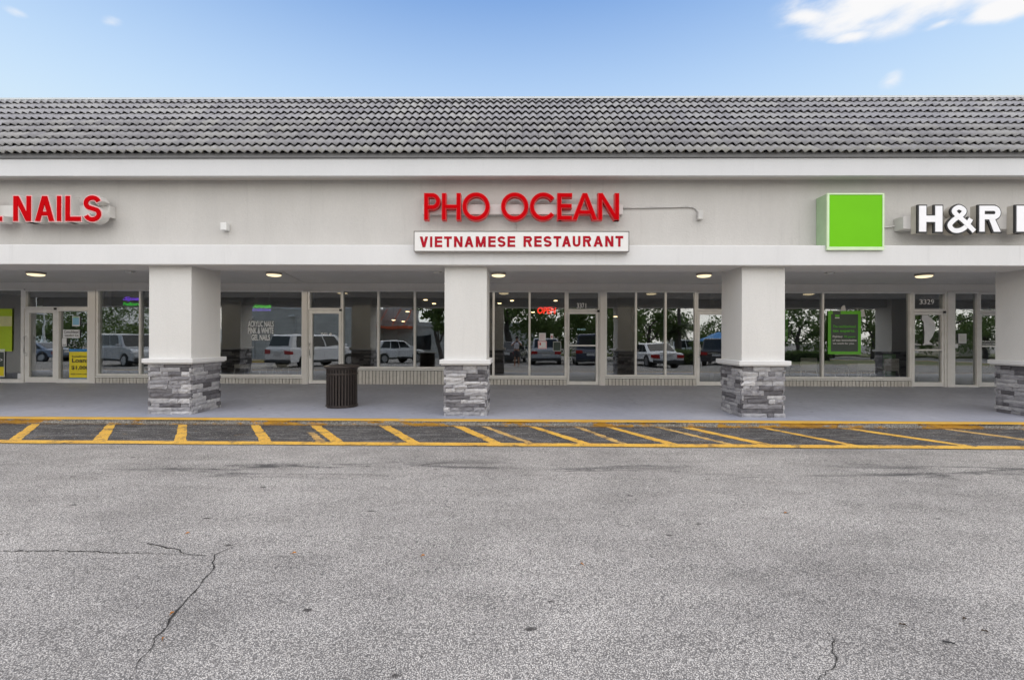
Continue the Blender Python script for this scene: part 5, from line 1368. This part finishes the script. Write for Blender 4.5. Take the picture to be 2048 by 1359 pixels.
for i in range(3):
    xx = virt(832 + i * 12, 54); q = MB(); q.box(xx - .45, xx + .3, -28.25, -28.1, .2, 1.9); q.build('window', M_CARGLASS, OB)
# far white house and canopy tent
FH = thing('house', 'small cream house mirrored at the far right beyond the lawn', 'house', (virt(1940, 62), -38, -.5)); x0, x1 = virt(1908, 62), virt(1972, 62)
q = MB(); q.box(x0, x1, -42, -36, -.6, 1.9); q.build('wall', simple('cream_render', (.55, .50, .42), .8), FH)
q = MB(); q.prism([(x0 - .3, 1.9), (x1 + .3, 1.9), (x1 - .6, 2.9), (x0 + .6, 2.9)], -42.2, -35.8); q.build('roof', M_DRIP, FH)
cx, cy = virt(1436, 48), -21.8; zg = gz(cy)
TT = thing('canopy_tent', 'blue pop-up canopy tent mirrored in the second restaurant door', 'tent', (cx, cy, zg))
q = MB(); w_ = 1.6
q.add([(cx - w_, cy - w_, zg + 2.1), (cx + w_, cy - w_, zg + 2.1), (cx + w_, cy + w_, zg + 2.1), (cx - w_, cy + w_, zg + 2.1), (cx, cy, zg + 3.0), (cx - w_, cy - w_, zg + 1.9), (cx + w_, cy - w_, zg + 1.9), (cx + w_, cy + w_, zg + 1.9), (cx - w_, cy + w_, zg + 1.9)],
      [(0, 1, 4), (1, 2, 4), (2, 3, 4), (3, 0, 4), (0, 5, 6, 1), (1, 6, 7, 2), (2, 7, 8, 3), (3, 8, 5, 0)]); q.build('canopy', simple('tent_blue', (.05, .25, .55), .6), TT)
for sx_ in (-1, 1):
    for sy in (-1, 1): q = MB(); q.cyl((cx + sx_ * w_ * .97, cy + sy * w_ * .97, zg), (cx + sx_ * w_ * .97, cy + sy * w_ * .97, zg + 2.1), .03, 6); q.build('pole', M_CHROME, TT)
# light pole
xx = virt(70, 40); LP = thing('street_lamp', 'pale lot lamp post mirrored in the left door', 'street lamp', (xx, -14, gz(-14)))
q = MB(); q.cyl((xx, -14, gz(-14)), (xx, -14, 3.6), .09, 10, .06); q.build('post', M_WHITEPL, LP); q = MB(); q.box(xx - .5, xx + .1, -14.15, -13.85, 3.6, 3.75); q.build('lamp_head', M_WHITEPL, LP)

# ---- the photographer, standing just behind the camera
PY = -.42; PZ = gz(PY)
PP = thing('person', 'photographer in a white shirt and dark shorts raising a camera, mirrored in the window', 'person', (-.02, PY, PZ))
def skinned(name, verts, edges, radii, mat, parent, levels=2, root=0):
    me = bpy.data.meshes.new(name); me.from_pydata([(a, b, c) for a, b, c in verts], edges, [])
    o = bpy.data.objects.new(name, me); COL.objects.link(o)
    sk = o.modifiers.new('skin', 'SKIN'); ss = o.modifiers.new('sub', 'SUBSURF'); ss.levels = ss.render_levels = levels
    for i, r_ in enumerate(radii):
        r_ = r_ if isinstance(r_, tuple) else (r_, r_)
        me.skin_vertices[0].data[i].radius = r_; me.skin_vertices[0].data[i].use_root = (i == root)
    me.materials.append(mat); o.parent = parent; WL[o.name] = WL[parent.name]
    return o
if True:
    V = [(0, 0, .95), (0, 0, 1.12), (0, 0, 1.30), (0, 0, 1.42), (0, .01, 1.50), (0, .03, 1.60), (0, .03, 1.70),
         (-.10, 0, .88), (-.11, .02, .50), (-.12, -.01, .10), (-.12, .12, .03), (.10, 0, .88), (.11, .02, .50), (.12, -.01, .10), (.12, .12, .03),
         (-.18, 0, 1.39), (-.30, .12, 1.22), (-.12, .30, 1.40), (-.06, .36, 1.44), (.18, 0, 1.39), (.30, .12, 1.22), (.12, .30, 1.40), (.06, .36, 1.44)]
    Ed = [(0, 1), (1, 2), (2, 3), (3, 4), (4, 5), (5, 6), (0, 7), (7, 8), (8, 9), (9, 10), (0, 11), (11, 12), (12, 13), (13, 14), (3, 15), (15, 16), (16, 17), (17, 18), (3, 19), (19, 20), (20, 21), (21, 22)]
    Rd = [(.15, .11), (.14, .10), (.16, .11), (.12, .09), .055, (.085, .10), (.065, .075), .085, .06, .045, (.045, .03), .085, .06, .045, (.045, .03), .06, .045, .035, .035, .06, .045, .035, .035]
    skinned('body', V, Ed, Rd, simple('skin', (.36, .20, .13), .5), PP)
    V = [(0, 0, 1.00), (0, 0, 1.12), (0, 0, 1.30), (0, 0, 1.42), (-.18, 0, 1.39), (-.26, .08, 1.28), (.18, 0, 1.39), (.26, .08, 1.28)]
    skinned('t_shirt', V, [(0, 1), (1, 2), (2, 3), (3, 4), (4, 5), (3, 6), (6, 7)], [(.175, .13), (.165, .12), (.185, .13), (.125, .10), .08, .07, .08, .07], simple('white_cotton', (.62, .62, .66), .8), PP)
    V = [(0, 0, 1.0), (0, 0, .90), (-.11, .01, .80), (-.115, .02, .56), (.11, .01, .80), (.115, .02, .56)]
    skinned('shorts', V, [(0, 1), (1, 2), (2, 3), (1, 4), (4, 5)], [(.17, .125), (.17, .13), .11, .10, .11, .10], simple('dark_cotton', (.05, .05, .055), .8), PP)
    q = MB(); q.lathe([(.0, .125), (.06, .115), (.095, .07), (.10, .0), (.09, -.03)], (-.02, PY + .02, PZ + 1.66), 16); q.build('hair', simple('dark_hair', (.02, .014, .01), .7), PP, smooth=True)
    q = MB(); q.box(-.07 - .02, .07 - .02, PY + .355, PY + .40, PZ + 1.41, PZ + 1.49); tag(q.build('hand_camera', M_BLACK, bevel=.006), 'small black camera in the photographer\'s raised hands', 'camera')
